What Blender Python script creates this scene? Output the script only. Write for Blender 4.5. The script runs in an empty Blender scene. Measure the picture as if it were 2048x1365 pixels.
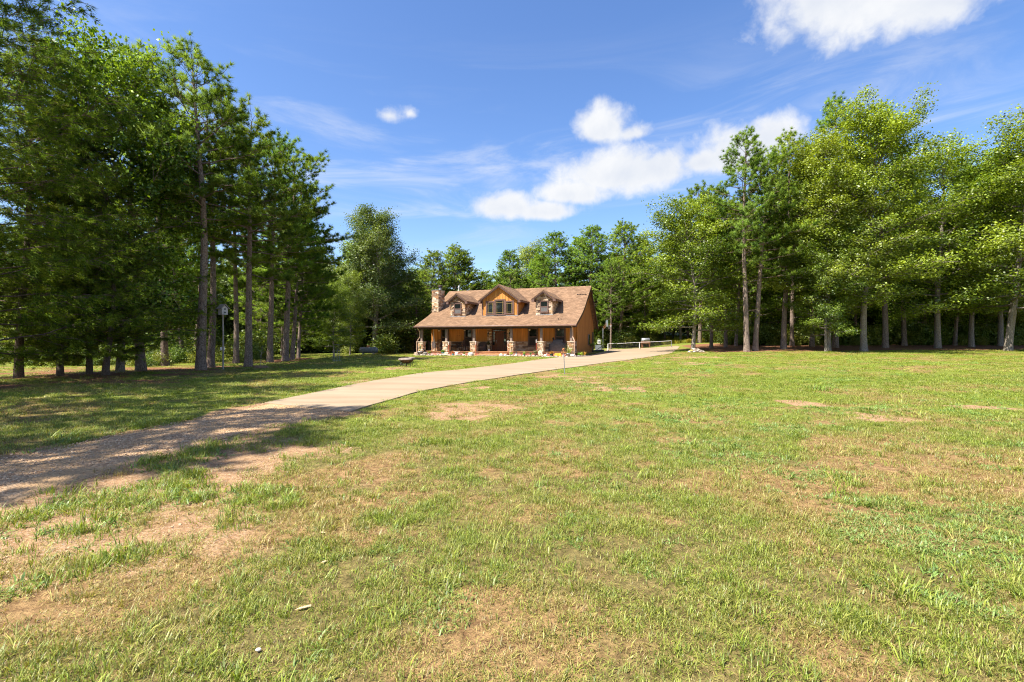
import bpy, math, random
import numpy as np
from mathutils import Vector, Matrix, Euler

SC = bpy.context.scene
COL = SC.collection
R = math.radians
PXF = 967.0          # focal length in photo pixels (2048 wide)
HY = 686.0           # horizon row in the photo
EYE = 1.6

# ------------------------------------------------------------------ camera
cam = bpy.data.cameras.new('camera')
cam.sensor_width = 36.0
cam.lens = 36.0 * PXF / 2048.0
cam.shift_y = (HY - 682.5) / 2048.0
cam.clip_start = 0.1
cam.clip_end = 3000.0
cam_ob = bpy.data.objects.new('camera', cam)
COL.objects.link(cam_ob)
cam_ob.location = (0, 0, EYE)
cam_ob.rotation_euler = (R(90), 0, 0)
SC.camera = cam_ob

# ------------------------------------------------------------------ light
SUN_EL = R(57)
SUN_H = Vector((-0.84, -0.54)).normalized()          # horizontal direction towards the sun
SUN_DIR = Vector((SUN_H.x * math.cos(SUN_EL), SUN_H.y * math.cos(SUN_EL), math.sin(SUN_EL)))
sun = bpy.data.lights.new('sun', 'SUN')
sun.energy = 4.6
sun.angle = R(0.55)
sun.color = (1.0, 0.94, 0.84)
sun_ob = bpy.data.objects.new('sun', sun)
COL.objects.link(sun_ob)
sun_ob.rotation_euler = (-SUN_DIR).to_track_quat('-Z', 'Y').to_euler()

SC.view_settings.view_transform = 'Standard'
SC.view_settings.look = 'None'
SC.view_settings.gamma = 1.0
SC.view_settings.exposure = 1.5
SC.view_settings.use_curve_mapping = False
SC.cycles.max_bounces = 5
SC.cycles.diffuse_bounces = 4
SC.cycles.glossy_bounces = 2
SC.cycles.transmission_bounces = 3
SC.cycles.transparent_max_bounces = 6
SC.cycles.use_denoising = True
SC.cycles.denoiser = 'OPENIMAGEDENOISE'
SC.cycles.denoising_prefilter = 'NONE'
SC.cycles.filter_width = 1.1
SC.cycles.use_adaptive_sampling = True
SC.cycles.adaptive_threshold = 0.02
SC.cycles.sample_clamp_indirect = 6.0

# ------------------------------------------------------------------ sky
class NT:
    """tiny node-tree writer"""
    def __init__(self, tree):
        self.t = tree
        tree.nodes.clear()
    def n(self, typ, **kw):
        nd = self.t.nodes.new(typ)
        for k, v in kw.items():
            setattr(nd, k, v)
        return nd
    def link(self, a, b):
        self.t.links.new(a, b)
    def put(self, sock, v):
        if isinstance(v, bpy.types.NodeSocket):
            self.t.links.new(v, sock)
        elif v is not None:
            sock.default_value = v
    def math(self, op, a, b=None, c=None, clamp=False):
        nd = self.n('ShaderNodeMath', operation=op, use_clamp=clamp)
        for i, v in enumerate((a, b, c)):
            self.put(nd.inputs[i], v)
        return nd.outputs[0]
    def vmath(self, op, a, b=None):
        nd = self.n('ShaderNodeVectorMath', operation=op)
        self.put(nd.inputs[0], a)
        self.put(nd.inputs[1], b)
        return nd.outputs[0]
    def noise(self, vec, scale, detail=3.0, rough=0.5, dist=0.0):
        nd = self.n('ShaderNodeTexNoise')
        self.put(nd.inputs['Vector'], vec)
        nd.inputs['Scale'].default_value = scale
        nd.inputs['Detail'].default_value = detail
        nd.inputs['Roughness'].default_value = rough
        nd.inputs['Distortion'].default_value = dist
        return nd.outputs['Fac']
    def range(self, v, a, b, c=0.0, d=1.0, smooth=True):
        nd = self.n('ShaderNodeMapRange')
        nd.interpolation_type = 'SMOOTHSTEP' if smooth else 'LINEAR'
        self.put(nd.inputs['Value'], v)
        for k, x in zip(('From Min', 'From Max', 'To Min', 'To Max'), (a, b, c, d)):
            nd.inputs[k].default_value = x
        return nd.outputs['Result']
    def mix(self, fac, a, b, blend='MIX'):
        nd = self.n('ShaderNodeMix', data_type='RGBA', blend_type=blend)
        self.put(nd.inputs[0], fac)
        self.put(nd.inputs[6], a if isinstance(a, bpy.types.NodeSocket) else (*a[:3], 1))
        self.put(nd.inputs[7], b if isinstance(b, bpy.types.NodeSocket) else (*b[:3], 1))
        return nd.outputs[2]

def pix_dir(px, py):
    x, z = (px - 1024) / PXF, (HY - py) / PXF
    return math.atan2(x, 1.0), math.atan2(z, math.hypot(x, 1.0))

world = bpy.data.worlds.new('World')
SC.world = world
world.use_nodes = True
w = NT(world.node_tree)
sky = w.n('ShaderNodeTexSky', sky_type='NISHITA', sun_disc=False)
sky.sun_elevation = SUN_EL
sky.sun_rotation = math.atan2(SUN_H.x, SUN_H.y)
sky.altitude = 100.0
sky.air_density = 1.0
sky.dust_density = 0.9
sky.ozone_density = 2.5
tc = w.n('ShaderNodeTexCoord').outputs['Generated']
sep = w.n('ShaderNodeSeparateXYZ')
w.link(tc, sep.inputs[0])
az = w.math('ARCTAN2', sep.outputs[0], sep.outputs[1])
el = w.math('ARCSINE', sep.outputs[2])
# cumulus, each given by azimuth, elevation and angular size
CL = []
for (px, py, rx, ry, *hh) in ((1740, -30, 240, 160), (1870, 5, 140, 80), (1640, 0, 100, 100),
                         (1205, 258, 60, 50), (1265, 268, 60, 30, 0.7),
                         (1245, 348, 150, 64), (1320, 340, 80, 50), (1150, 388, 85, 30), (1010, 415, 75, 38), (1090, 425, 70, 24),
                         (1475, 308, 105, 62), (1540, 278, 75, 50), (1405, 325, 55, 30),
                         (778, 232, 75, 40, 0.42), (820, 228, 40, 34, 0.3)):
    a, e = pix_dir(px, py)
    ca = math.cos(a)
    CL.append((a, e, rx * ca * ca / PXF, ry * ca / PXF * math.cos(e) ** 1.2, hh[0] if hh else 1.0))
# the same kind of fair-weather cloud goes on round the rest of the sky
_r = random.Random(5)
for k in range(9):
    a = R(75 + k * 24 + _r.uniform(-8, 8))
    if a > math.pi:
        a -= 2 * math.pi
    e = R(_r.uniform(14, 42))
    CL.append((a, e, R(_r.uniform(5, 11)), R(_r.uniform(2.5, 5)), 1.0))
F = None
for (a, e, ra, re, hh) in CL:
    dx = w.math('MULTIPLY', w.math('SUBTRACT', az, a), 1 / ra)
    de = w.math('SUBTRACT', el, e)
    dy = w.math('MAXIMUM', w.math('MULTIPLY', de, 1 / re), w.math('MULTIPLY', de, -1 / (re * 0.72)))
    q = w.math('MULTIPLY_ADD', dx, dx, w.math('MULTIPLY', dy, dy))
    f = w.math('SUBTRACT', hh, w.math('SQRT', q))
    F = f if F is None else w.math('SMOOTH_MAX', F, f, 0.25)
n1 = w.noise(tc, 9.0, 7.0, 0.56, 0.25)
n2 = w.noise(tc, 30.0, 4.0, 0.6, 0.3)
dens = w.math('ADD', F, w.math('MULTIPLY_ADD', n1, 1.45, -0.70))
dens = w.math('ADD', dens, w.math('MULTIPLY_ADD', n2, 0.8, -0.4))
cloud = w.range(dens, -0.14, 0.58)
cloud = w.math('POWER', cloud, 0.85)
# thin cirrus veils
vm = w.n('ShaderNodeMapping')
vm.inputs['Rotation'].default_value = (0.0, R(22), R(12))
vm.inputs['Scale'].default_value = (1.5, 2.2, 9.0)
w.link(tc, vm.inputs['Vector'])
c1 = w.noise(vm.outputs[0], 1.6, 7.0, 0.62, 1.1)
c2 = w.noise(tc, 1.9, 2.0, 0.5, 0.0)
cir = w.math('MULTIPLY', w.range(c1, 0.40, 0.78), w.range(c2, 0.36, 0.58))
cir = w.math('MULTIPLY', w.math('MULTIPLY', cir, w.range(el, R(34), R(14))), w.range(el, 0.0, R(4)))
cir = w.math('MULTIPLY', cir, 0.68)
shade = w.range(w.math('MULTIPLY_ADD', n1, 1.0, w.math('MULTIPLY', dens, -0.16)), 0.22, 0.58)
ccol = w.mix(shade, (0.64, 0.68, 0.76), (0.80, 0.81, 0.83))
hsv = w.n('ShaderNodeHueSaturation')
hsv.inputs['Saturation'].default_value = 1.18
hsv.inputs['Hue'].default_value = 0.508
w.link(sky.outputs[0], hsv.inputs['Color'])
bg = w.n('ShaderNodeBackground')
w.link(hsv.outputs[0], bg.inputs['Color'])
bg.inputs['Strength'].default_value = 0.088
bgc = w.n('ShaderNodeBackground')
w.link(ccol, bgc.inputs['Color'])
bgc.inputs['Strength'].default_value = 0.43
cov = w.math('MAXIMUM', cloud, cir, clamp=True)
ms = w.n('ShaderNodeMixShader')
w.link(cov, ms.inputs[0])
w.link(bg.outputs[0], ms.inputs[1])
w.link(bgc.outputs[0], ms.inputs[2])
world.cycles.sampling_method = 'MANUAL'
world.cycles.sample_map_resolution = 512
wo = w.n('ShaderNodeOutputWorld')
w.link(ms.outputs[0], wo.inputs['Surface'])

# ------------------------------------------------------------------ helpers
rng = np.random.default_rng(11)
rnd = random.Random(3)

def tag(o, label=None, category=None, group=None, kind=None):
    for k, v in (('label', label), ('category', category), ('group', group), ('kind', kind)):
        if v:
            o[k] = v
    return o

def empty(name, loc=(0, 0, 0), rz=0.0, parent=None):
    o = bpy.data.objects.new(name, None)
    o.empty_display_size = 0.2
    COL.objects.link(o)
    o.location = loc
    o.rotation_euler = (0, 0, rz)
    o.parent = parent
    return o

def make_mesh(name, V, F3=None, F4=None, tone=None, smooth=False, normals=None):
    """mesh from arrays; tone is one float per face (triangles first)"""
    me = bpy.data.meshes.new(name)
    V = np.asarray(V, np.float32)
    F3 = np.zeros((0, 3), np.int32) if F3 is None else np.asarray(F3, np.int32).reshape(-1, 3)
    F4 = np.zeros((0, 4), np.int32) if F4 is None else np.asarray(F4, np.int32).reshape(-1, 4)
    me.vertices.add(len(V))
    me.vertices.foreach_set('co', V.ravel())
    loops = np.concatenate([F3.ravel(), F4.ravel()])
    me.loops.add(len(loops))
    me.loops.foreach_set('vertex_index', loops)
    starts = np.concatenate([np.arange(len(F3)) * 3, len(F3) * 3 + np.arange(len(F4)) * 4]).astype(np.int32)
    me.polygons.add(len(starts))
    me.polygons.foreach_set('loop_start', starts)
    me.update(calc_edges=True)
    if tone is not None:
        at = me.attributes.new('tone', 'FLOAT', 'FACE')
        at.data.foreach_set('value', np.asarray(tone, np.float32))
    me.polygons.foreach_set('use_smooth', np.full(len(starts), smooth))
    if normals is not None:
        me.polygons.foreach_set('use_smooth', np.full(len(starts), True))
        me.normals_split_custom_set_from_vertices(np.asarray(normals, np.float32).tolist())
    else:
        me.validate()
    return me

class MB:
    """collects faces of one part; build() links it as one mesh object"""
    def __init__(self):
        self.v, self.f, self.t = [], [], []
        self.tone = 0.5
        self.M = Matrix.Identity(4)
    def add(self, vs, fs, tone=None):
        b = len(self.v)
        self.v += [tuple(self.M @ Vector(p)) for p in vs]
        self.f += [tuple(b + i for i in f) for f in fs]
        self.t += [self.tone if tone is None else tone] * len(fs)
        return self
    def box(self, x0, x1, y0, y1, z0, z1, tone=None, taper=0.0):
        t = taper
        vs = [(x0, y0, z0), (x1, y0, z0), (x1, y1, z0), (x0, y1, z0),
              (x0 + t, y0 + t, z1), (x1 - t, y0 + t, z1), (x1 - t, y1 - t, z1), (x0 + t, y1 - t, z1)]
        fs = [(0, 3, 2, 1), (4, 5, 6, 7), (0, 1, 5, 4), (1, 2, 6, 5), (2, 3, 7, 6), (3, 0, 4, 7)]
        return self.add(vs, fs, tone)
    def prism(self, poly, axis, a, b, tone=None):
        """poly: 2-D outline; axis 0: (y,z) swept along x, 1: (x,z) along y, 2: (x,y) along z"""
        n = len(poly)
        def P(p, c):
            return (c, p[0], p[1]) if axis == 0 else ((p[0], c, p[1]) if axis == 1 else (p[0], p[1], c))
        vs = [P(p, a) for p in poly] + [P(p, b) for p in poly]
        fs = [tuple(range(n - 1, -1, -1)), tuple(range(n, 2 * n))]
        fs += [(i, (i + 1) % n, n + (i + 1) % n, n + i) for i in range(n)]
        return self.add(vs, fs, tone)
    def tube(self, pts, rad, sides=8, caps=True, tone=None):
        pts = [Vector(p) for p in pts]
        n = len(pts)
        rad = [rad] * n if not hasattr(rad, '__len__') else rad
        vs = []
        ref = Vector((0, 0, 1))
        for i, p in enumerate(pts):
            t = (pts[min(i + 1, n - 1)] - pts[max(i - 1, 0)]).normalized()
            rf = ref if abs(t.z) < 0.9 else Vector((1, 0, 0))
            a = t.cross(rf).normalized()
            b = t.cross(a)
            for k in range(sides):
                an = 2 * math.pi * k / sides
                vs.append(p + (a * math.cos(an) + b * math.sin(an)) * rad[i])
        fs = []
        for i in range(n - 1):
            for k in range(sides):
                k2 = (k + 1) % sides
                fs.append((i * sides + k, i * sides + k2, (i + 1) * sides + k2, (i + 1) * sides + k))
        if caps:
            fs.append(tuple(range(sides)))
            fs.append(tuple((n - 1) * sides + k for k in range(sides - 1, -1, -1)))
        return self.add(vs, fs, tone)
    def lathe(self, prof, sides=12, c=(0, 0, 0), tone=None):
        vs, fs = [], []
        n = len(prof)
        for (r, z) in prof:
            for k in range(sides):
                an = 2 * math.pi * k / sides
                vs.append((c[0] + r * math.cos(an), c[1] + r * math.sin(an), c[2] + z))
        for i in range(n - 1):
            for k in range(sides):
                k2 = (k + 1) % sides
                fs.append((i * sides + k, i * sides + k2, (i + 1) * sides + k2, (i + 1) * sides + k))
        fs.append(tuple(range(sides - 1, -1, -1)))
        fs.append(tuple((n - 1) * sides + k for k in range(sides)))
        return self.add(vs, fs, tone)
    def blob(self, c, r, seed=0, rough=0.2, seg=8, rings=6, tone=None):
        """uneven rounded lump with radii r=(rx,ry,rz)"""
        rr = random.Random(seed)
        vs = [(c[0], c[1], c[2] - r[2])]
        for i in range(1, rings):
            ph = math.pi * i / rings
            for k in range(seg):
                th = 2 * math.pi * k / seg
                j = 1 + rr.uniform(-rough, rough)
                vs.append((c[0] + r[0] * j * math.sin(ph) * math.cos(th), c[1] + r[1] * j * math.sin(ph) * math.sin(th), c[2] - r[2] * j * math.cos(ph)))
        vs.append((c[0], c[1], c[2] + r[2]))
        fs = [(0, 1 + (k + 1) % seg, 1 + k) for k in range(seg)]
        for i in range(rings - 2):
            for k in range(seg):
                k2 = (k + 1) % seg
                fs.append((1 + i * seg + k, 1 + i * seg + k2, 1 + (i + 1) * seg + k2, 1 + (i + 1) * seg + k))
        L = len(vs) - 1
        b = 1 + (rings - 2) * seg
        fs += [(b + k, b + (k + 1) % seg, L) for k in range(seg)]
        return self.add(vs, fs, tone)
    def mesh(self, name, smooth=False):
        me = bpy.data.meshes.new(name)
        me.from_pydata(self.v, [], self.f)
        at = me.attributes.new('tone', 'FLOAT', 'FACE')
        at.data.foreach_set('value', np.asarray(self.t, np.float32))
        me.polygons.foreach_set('use_smooth', np.full(len(self.f), smooth))
        me.update()
        return me
    def build(self, name, mat, parent=None, smooth=False, bevel=0.0):
        return link_mesh(name, self.mesh(name, smooth), mat, parent, bevel)

def link_mesh(name, me, mat, parent=None, bevel=0.0):
    o = bpy.data.objects.new(name, me)
    if mat and not me.materials:
        me.materials.append(mat)
    COL.objects.link(o)
    o.parent = parent
    if bevel:
        b = o.modifiers.new('bevel', 'BEVEL')
        b.width = bevel
        b.segments = 2
        b.limit_method = 'ANGLE'
    return o

# ------------------------------------------------------------------ materials
MAT = {}
def mat(name, col, rough=0.7, col2=None, scale=4.0, detail=4.0, bump=0.0, bscale=None, metal=0.0, stretch=None,
        tone=None, spec=0.3, contrast=(0.35, 0.65), coord='Object'):
    """principled surface whose colour drifts between col and col2 by noise; tone=(dark, light) scales it by the face tone"""
    if name in MAT:
        return MAT[name]
    m = bpy.data.materials.new(name)
    m.use_nodes = True
    g = NT(m.node_tree)
    out = g.n('ShaderNodeOutputMaterial')
    p = g.n('ShaderNodeBsdfPrincipled')
    g.link(p.outputs[0], out.inputs['Surface'])
    p.inputs['Roughness'].default_value = rough
    p.inputs['Metallic'].default_value = metal
    p.inputs['Specular IOR Level'].default_value = spec
    tcn = g.n('ShaderNodeTexCoord')
    vec = tcn.outputs[coord]
    if stretch:
        mp = g.n('ShaderNodeMapping')
        mp.inputs['Scale'].default_value = stretch
        g.link(vec, mp.inputs['Vector'])
        vec = mp.outputs[0]
    c = None
    if col2:
        n = g.noise(vec, scale, detail, 0.6)
        c = g.mix(g.range(n, *contrast), col, col2)
    if tone:
        at = g.n('ShaderNodeAttribute', attribute_name='tone')
        c = g.mix(1.0, c if c is not None else col, g.mix(at.outputs['Fac'], (tone[0],) * 3, (tone[1],) * 3), 'MULTIPLY')
    if c is None:
        p.inputs['Base Color'].default_value = (*col, 1)
    else:
        g.link(c, p.inputs['Base Color'])
    if bump:
        b = g.n('ShaderNodeBump')
        b.inputs['Strength'].default_value = bump
        b.inputs['Distance'].default_value = 0.02
        g.link(g.noise(vec, bscale or scale * 3, 5, 0.6), b.inputs['Height'])
        g.link(b.outputs[0], p.inputs['Normal'])
    MAT[name] = m
    return m

def ramp_mat(name, stops, rough=0.85, bump=0.3, bscale=30.0):
    """colour picked from a list by the face tone (stones, bricks)"""
    if name in MAT:
        return MAT[name]
    m = bpy.data.materials.new(name)
    m.use_nodes = True
    g = NT(m.node_tree)
    out = g.n('ShaderNodeOutputMaterial')
    p = g.n('ShaderNodeBsdfPrincipled')
    g.link(p.outputs[0], out.inputs['Surface'])
    p.inputs['Roughness'].default_value = rough
    p.inputs['Specular IOR Level'].default_value = 0.2
    at = g.n('ShaderNodeAttribute', attribute_name='tone')
    cr = g.n('ShaderNodeValToRGB')
    cr.color_ramp.interpolation = 'CONSTANT'
    els = cr.color_ramp.elements
    while len(els) < len(stops):
        els.new(0.5)
    for i, c in enumerate(stops):
        els[i].position = i / len(stops)
        els[i].color = (*c, 1)
    g.link(at.outputs['Fac'], cr.inputs[0])
    vec = g.n('ShaderNodeTexCoord').outputs['Object']
    n = g.noise(vec, bscale, 4, 0.6)
    c = g.mix(1.0, cr.outputs[0], g.mix(n, (0.6, 0.6, 0.6), (1.35, 1.35, 1.35)), 'MULTIPLY')
    g.link(c, p.inputs['Base Color'])
    b = g.n('ShaderNodeBump')
    b.inputs['Strength'].default_value = bump
    b.inputs['Distance'].default_value = 0.03
    g.link(n, b.inputs['Height'])
    g.link(b.outputs[0], p.inputs['Normal'])
    MAT[name] = m
    return m

def leaf_mat(name, dark, light, trans=0.3, rough=0.5, hue=0.03, val=0.35, inst=None, tcol=(1.3, 1.25, 0.5), spec=0.25):
    """foliage: face tone picks dark..light, each plant drifts a little in hue and value"""
    if name in MAT:
        return MAT[name]
    m = bpy.data.materials.new(name)
    m.use_nodes = True
    g = NT(m.node_tree)
    out = g.n('ShaderNodeOutputMaterial')
    at = g.n('ShaderNodeAttribute', attribute_name='tone')
    c = g.mix(at.outputs['Fac'], dark, light)
    if inst:
        ai = g.n('ShaderNodeAttribute', attribute_name='tint', attribute_type='INSTANCER')
        c = g.mix(ai.outputs['Fac'], c, g.mix(at.outputs['Fac'], *inst))
    else:
        oi = g.n('ShaderNodeObjectInfo')
        h = g.n('ShaderNodeHueSaturation')
        g.link(c, h.inputs['Color'])
        g.link(g.range(oi.outputs['Random'], 0, 1, 0.5 - hue, 0.5 + hue, False), h.inputs['Hue'])
        g.link(g.range(g.math('FRACT', g.math('MULTIPLY', oi.outputs['Random'], 7.31)), 0, 1, 1 - val / 2, 1 + val / 2, False), h.inputs['Value'])
        c = h.outputs[0]
    df = g.n('ShaderNodeBsdfDiffuse')
    g.link(c, df.inputs['Color'])
    tr = g.n('ShaderNodeBsdfTranslucent')
    g.link(g.mix(1.0, c, tcol, 'MULTIPLY'), tr.inputs['Color'])
    gl_ = g.n('ShaderNodeBsdfGlossy')
    gl_.inputs['Color'].default_value = (0.8, 0.8, 0.8, 1)
    gl_.inputs['Roughness'].default_value = rough
    m1 = g.n('ShaderNodeMixShader')
    m1.inputs[0].default_value = trans
    g.link(df.outputs[0], m1.inputs[1])
    g.link(tr.outputs[0], m1.inputs[2])
    ms_ = g.n('ShaderNodeMixShader')
    ms_.inputs[0].default_value = spec * 0.14
    g.link(m1.outputs[0], ms_.inputs[1])
    g.link(gl_.outputs[0], ms_.inputs[2])
    g.link(ms_.outputs[0], out.inputs['Surface'])
    MAT[name] = m
    return m

# ------------------------------------------------------------------ value noise in world metres
_perm = np.random.default_rng(77).random((256, 256)).astype(np.float32)
def vnoise(x, y):
    xi, yi = np.floor(x).astype(int), np.floor(y).astype(int)
    fx, fy = x - xi, y - yi
    fx, fy = fx * fx * (3 - 2 * fx), fy * fy * (3 - 2 * fy)
    g = lambda a, b: _perm[a & 255, b & 255]
    return (g(xi, yi) * (1 - fx) + g(xi + 1, yi) * fx) * (1 - fy) + (g(xi, yi + 1) * (1 - fx) + g(xi + 1, yi + 1) * fx) * fy
def fbm(x, y, s=1.0, o=4):
    v, a, t = 0.0, 0.5, 0.0
    for k in range(o):
        v = v + a * vnoise(x * s + 17.3 * k, y * s + 9.1 * k)
        t += a
        a *= 0.5
        s *= 2.03
    return v / t
def sst(a, b, x):
    t = np.clip((x - a) / (b - a), 0, 1)
    return t * t * (3 - 2 * t)

# ------------------------------------------------------------------ the lie of the land
def terrain(x, y):
    x, y = np.asarray(x, float), np.asarray(y, float)
    z = 0.008 * np.clip(y, -40, 70)
    z = z + sst(3, 16, x) * 0.0055 * np.clip(y, 0, 60)
    z = z + sst(13, 27, x) * 0.032 * np.clip(y - 40, 0, 24)
    z = z + sst(70, 150, y) * 4.0
    z = z + (fbm(x, y, 0.22, 2) - 0.5) * 0.10 * sst(2, 8, np.hypot(x, y))
    return z
def tz(x, y):
    return float(terrain(x, y))
_dd = np.geomspace(1.0, 160, 4000)
def G(px, py):
    """ground point seen at a photo pixel (used to lay out measured positions)"""
    x = (px - 1024) / PXF * _dd
    z = EYE + (HY - py) / PXF * _dd
    k = np.argmax(z <= terrain(x, _dd))
    if k == 0:
        k = len(_dd) - 1
    return float(x[k]), float(_dd[k])
def at(px, d):
    return (px - 1024) / PXF * d, d

# ------------------------------------------------------------------ drive edges (measured)
def poly_resample(P, n):
    P = np.asarray(P, float)
    s = np.concatenate([[0], np.cumsum(np.hypot(*np.diff(P, axis=0).T))])
    t = np.linspace(0, s[-1], n)
    return np.stack([np.interp(t, s, P[:, 0]), np.interp(t, s, P[:, 1])], 1)
def dist_poly(x, y, P):
    P = np.asarray(P, float)
    d = np.full(np.shape(x), 1e9)
    for a, b in zip(P[:-1], P[1:]):
        ab = b - a
        t = np.clip(((x - a[0]) * ab[0] + (y - a[1]) * ab[1]) / max(1e-9, ab @ ab), 0, 1)
        d = np.minimum(d, np.hypot(x - a[0] - t * ab[0], y - a[1] - t * ab[1]))
    return d
def inside(x, y, P):
    x, y = np.asarray(x, float), np.asarray(y, float)
    r = np.zeros(x.shape, bool)
    n = len(P)
    for i in range(n):
        (x1, y1), (x2, y2) = P[i], P[(i + 1) % n]
        c = ((y1 > y) != (y2 > y)) & (x < (x2 - x1) * (y - y1) / ((y2 - y1) or 1e-12) + x1)
        r ^= c
    return r

c_left = [G(*p) for p in ((530, 807.6), (600, 793), (700, 772), (836.7, 748), (973, 734), (1076, 720.5), (1144, 711.5))] + [(7.2, 45.0), (11.0, 56.0), (11.6, 60.5)]
c_right = [G(*p) for p in ((700, 825.5), (744, 811.6), (830, 786), (918.7, 769.5), (1041.8, 750), (1127, 738), (1212.6, 726), (1281, 717.6))] + [(15.2, 46.0), (20.3, 58.5), (20.6, 60.5)]
g_left = [(-26.0, -2.2), (-14.0, 3.0), (-10.0, 4.7)] + [G(*p) for p in ((0, 918.7), (85, 905), (171, 883), (273, 862), (376, 842), (444, 824.7), (530, 807.6))]
g_right = [(-22.0, -5.0), (-11.0, -0.4), (-7.6, 2.2)] + [G(*p) for p in ((0, 1035), (102.5, 983.6), (205, 951), (307.6, 918.7), (410, 895), (512.6, 865.7), (598, 848.7), (666, 832), (700, 825.5))]
cl, cr_ = poly_resample(c_left, 90), poly_resample(c_right, 90)
gl, gr_ = poly_resample(g_left, 90), poly_resample(g_right, 90)
CONC = [tuple(p) for p in cl] + [tuple(p) for p in cr_[::-1]]
GRAV = [tuple(p) for p in gl] + [tuple(p) for p in gr_[::-1]]

def strip(A, B, m, lift, skirt, jit=0.0):
    n = len(A)
    V = []
    for i in range(n):
        for j in range(m + 1):
            t = j / m
            q = A[i] * (1 - t) + B[i] * t
            if jit and j in (0, m):
                q = q + (B[i] - A[i]) / np.linalg.norm(B[i] - A[i]) * (fbm(q[0], q[1], 1.3, 3) - 0.5) * jit
            V.append((q[0], q[1], tz(*q) + (-0.03 if jit and j in (0, m) else lift)))
    F = [(i * (m + 1) + j, i * (m + 1) + j + 1, (i + 1) * (m + 1) + j + 1, (i + 1) * (m + 1) + j) for i in range(n - 1) for j in range(m)]
    ring = [i * (m + 1) for i in range(n)] + [(n - 1) * (m + 1) + j for j in range(1, m + 1)] + [i * (m + 1) + m for i in range(n - 2, -1, -1)] + list(range(m - 1, 0, -1))
    b = len(V)
    V += [(V[k][0], V[k][1], V[k][2] - skirt) for k in ring]
    L = len(ring)
    F += [(ring[k], ring[(k + 1) % L], b + (k + 1) % L, b + k) for k in range(L)]
    me = make_mesh('strip', V, None, F, None, False)
    a_ = me.attributes.new('mid', 'FLOAT', 'POINT')
    md = np.zeros(len(V), np.float32)
    md[:n * (m + 1)] = np.tile(1 - np.abs(np.linspace(-1, 1, m + 1)), n)
    a_.data.foreach_set('value', md)
    return me

# ------------------------------------------------------------------ bare soil, dryness, pine straw
PATCH = []           # bare dirt patches measured in the photograph: centre and half axes
for (px, py, rx, ry) in ((960, 776, 75, 8), (940, 819, 68, 14), (900, 835, 35, 6), (1145, 756, 52, 7), (1232, 777, 48, 5), (1270, 777, 25, 5), (1370, 727, 55, 3), (1400, 715, 50, 2.5),
                         (1765, 833, 62, 9), (1700, 863, 34, 4), (1905, 903, 48, 9), (1590, 807, 28, 6), (1960, 815, 55, 5), (705, 764, 20, 3), (800, 738, 45, 2.5),
                         (730, 928, 42, 12), (1020, 1010, 40, 12), (1000, 1215, 45, 22), (1215, 1300, 38, 24), (1800, 1180, 75, 26), (1575, 1290, 38, 22), (1740, 1090, 45, 13), (500, 1290, 55, 28),
                         (1060, 975, 40, 8), (1390, 900, 60, 8), (1480, 860, 60, 5), (560, 1150, 60, 18), (770, 1080, 70, 16), (1300, 1010, 60, 10), (860, 890, 50, 6)):
    x, y = G(px, py)
    x2, y2 = G(px + rx, py)
    xa, ya = G(px, py - ry)
    PATCH.append((x, y, abs(x2 - x), max(0.12, abs(ya - y))))

TREE_SPOTS = []      # filled by the tree list: (x, y, radius of bare pine straw)
def field_bare(x, y):
    n = fbm(x, y, 1.1, 4)
    b = np.zeros(np.shape(x))
    n_b = fbm(x + 9, y + 4, 2.7, 3)
    for (cx, cy, rx, ry) in PATCH:
        q = np.sqrt(((x - cx) / rx) ** 2 + ((y - cy) / ry) ** 2)
        k = 0.75 if cy > 9 else 0.42
        b = np.maximum(b, k * sst(1.5, 0.35, q + (n - 0.5) * 2.6 + (n_b - 0.5) * 2.4))
    dg = dist_poly(x, y, gr_)
    near = sst(4.3, 0.6, dg + (n - 0.5) * 2.6 + (n_b - 0.5) * 1.6) * sst(7.6, 5.2, y + 0.4 * x)
    b = np.maximum(b, near * 0.92)
    b = np.maximum(b, sst(0.35, 0.0, dist_poly(x, y, gl) + (n - 0.5) * 0.5))
    b = np.maximum(b, sst(0.40, 0.0, dist_poly(x, y, gr_) + (n - 0.5) * 0.6))
    m = fbm(x + 40, y - 9, 1.7, 4)
    b = np.maximum(b, 0.42 * sst(0.60, 0.72, m) * sst(16, 6, y))
    return b
def field_dry(x, y):
    """0 lush green .. 1 straw"""
    d = 0.55 * fbm(x * 0.9 + 5, y + 31, 0.5, 4) + 0.45 * fbm(x + 15, y - 31, 2.1, 3)
    d = sst(0.38, 0.64, d)
    near = sst(9, 2.5, y)
    return np.clip(d * (0.66 + 0.40 * near) + 0.05 + 0.24 * near, 0, 1)
def field_straw(x, y):
    """fallen pine straw under the trees"""
    n = fbm(x + 3, y + 8, 0.5, 4)
    s = sst(-0.6, 0.8, (y - (45.2 + 0.10 * np.clip(x - 20, 0, 60)))) * sst(17.5, 20.5, x - 0.12 * (y - 45)) * sst(66, 58, y)
    s = s * sst(0.2, 0.45, n + 0.12)
    for (cx, cy, r) in TREE_SPOTS:
        s = np.maximum(s, sst(1.25, 0.45, np.hypot(x - cx, y - cy) / r + (n - 0.5) * 0.9))
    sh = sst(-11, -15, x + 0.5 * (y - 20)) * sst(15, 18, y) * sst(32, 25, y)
    return np.maximum(s, 0.85 * sh * sst(0.42, 0.58, n))

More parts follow.
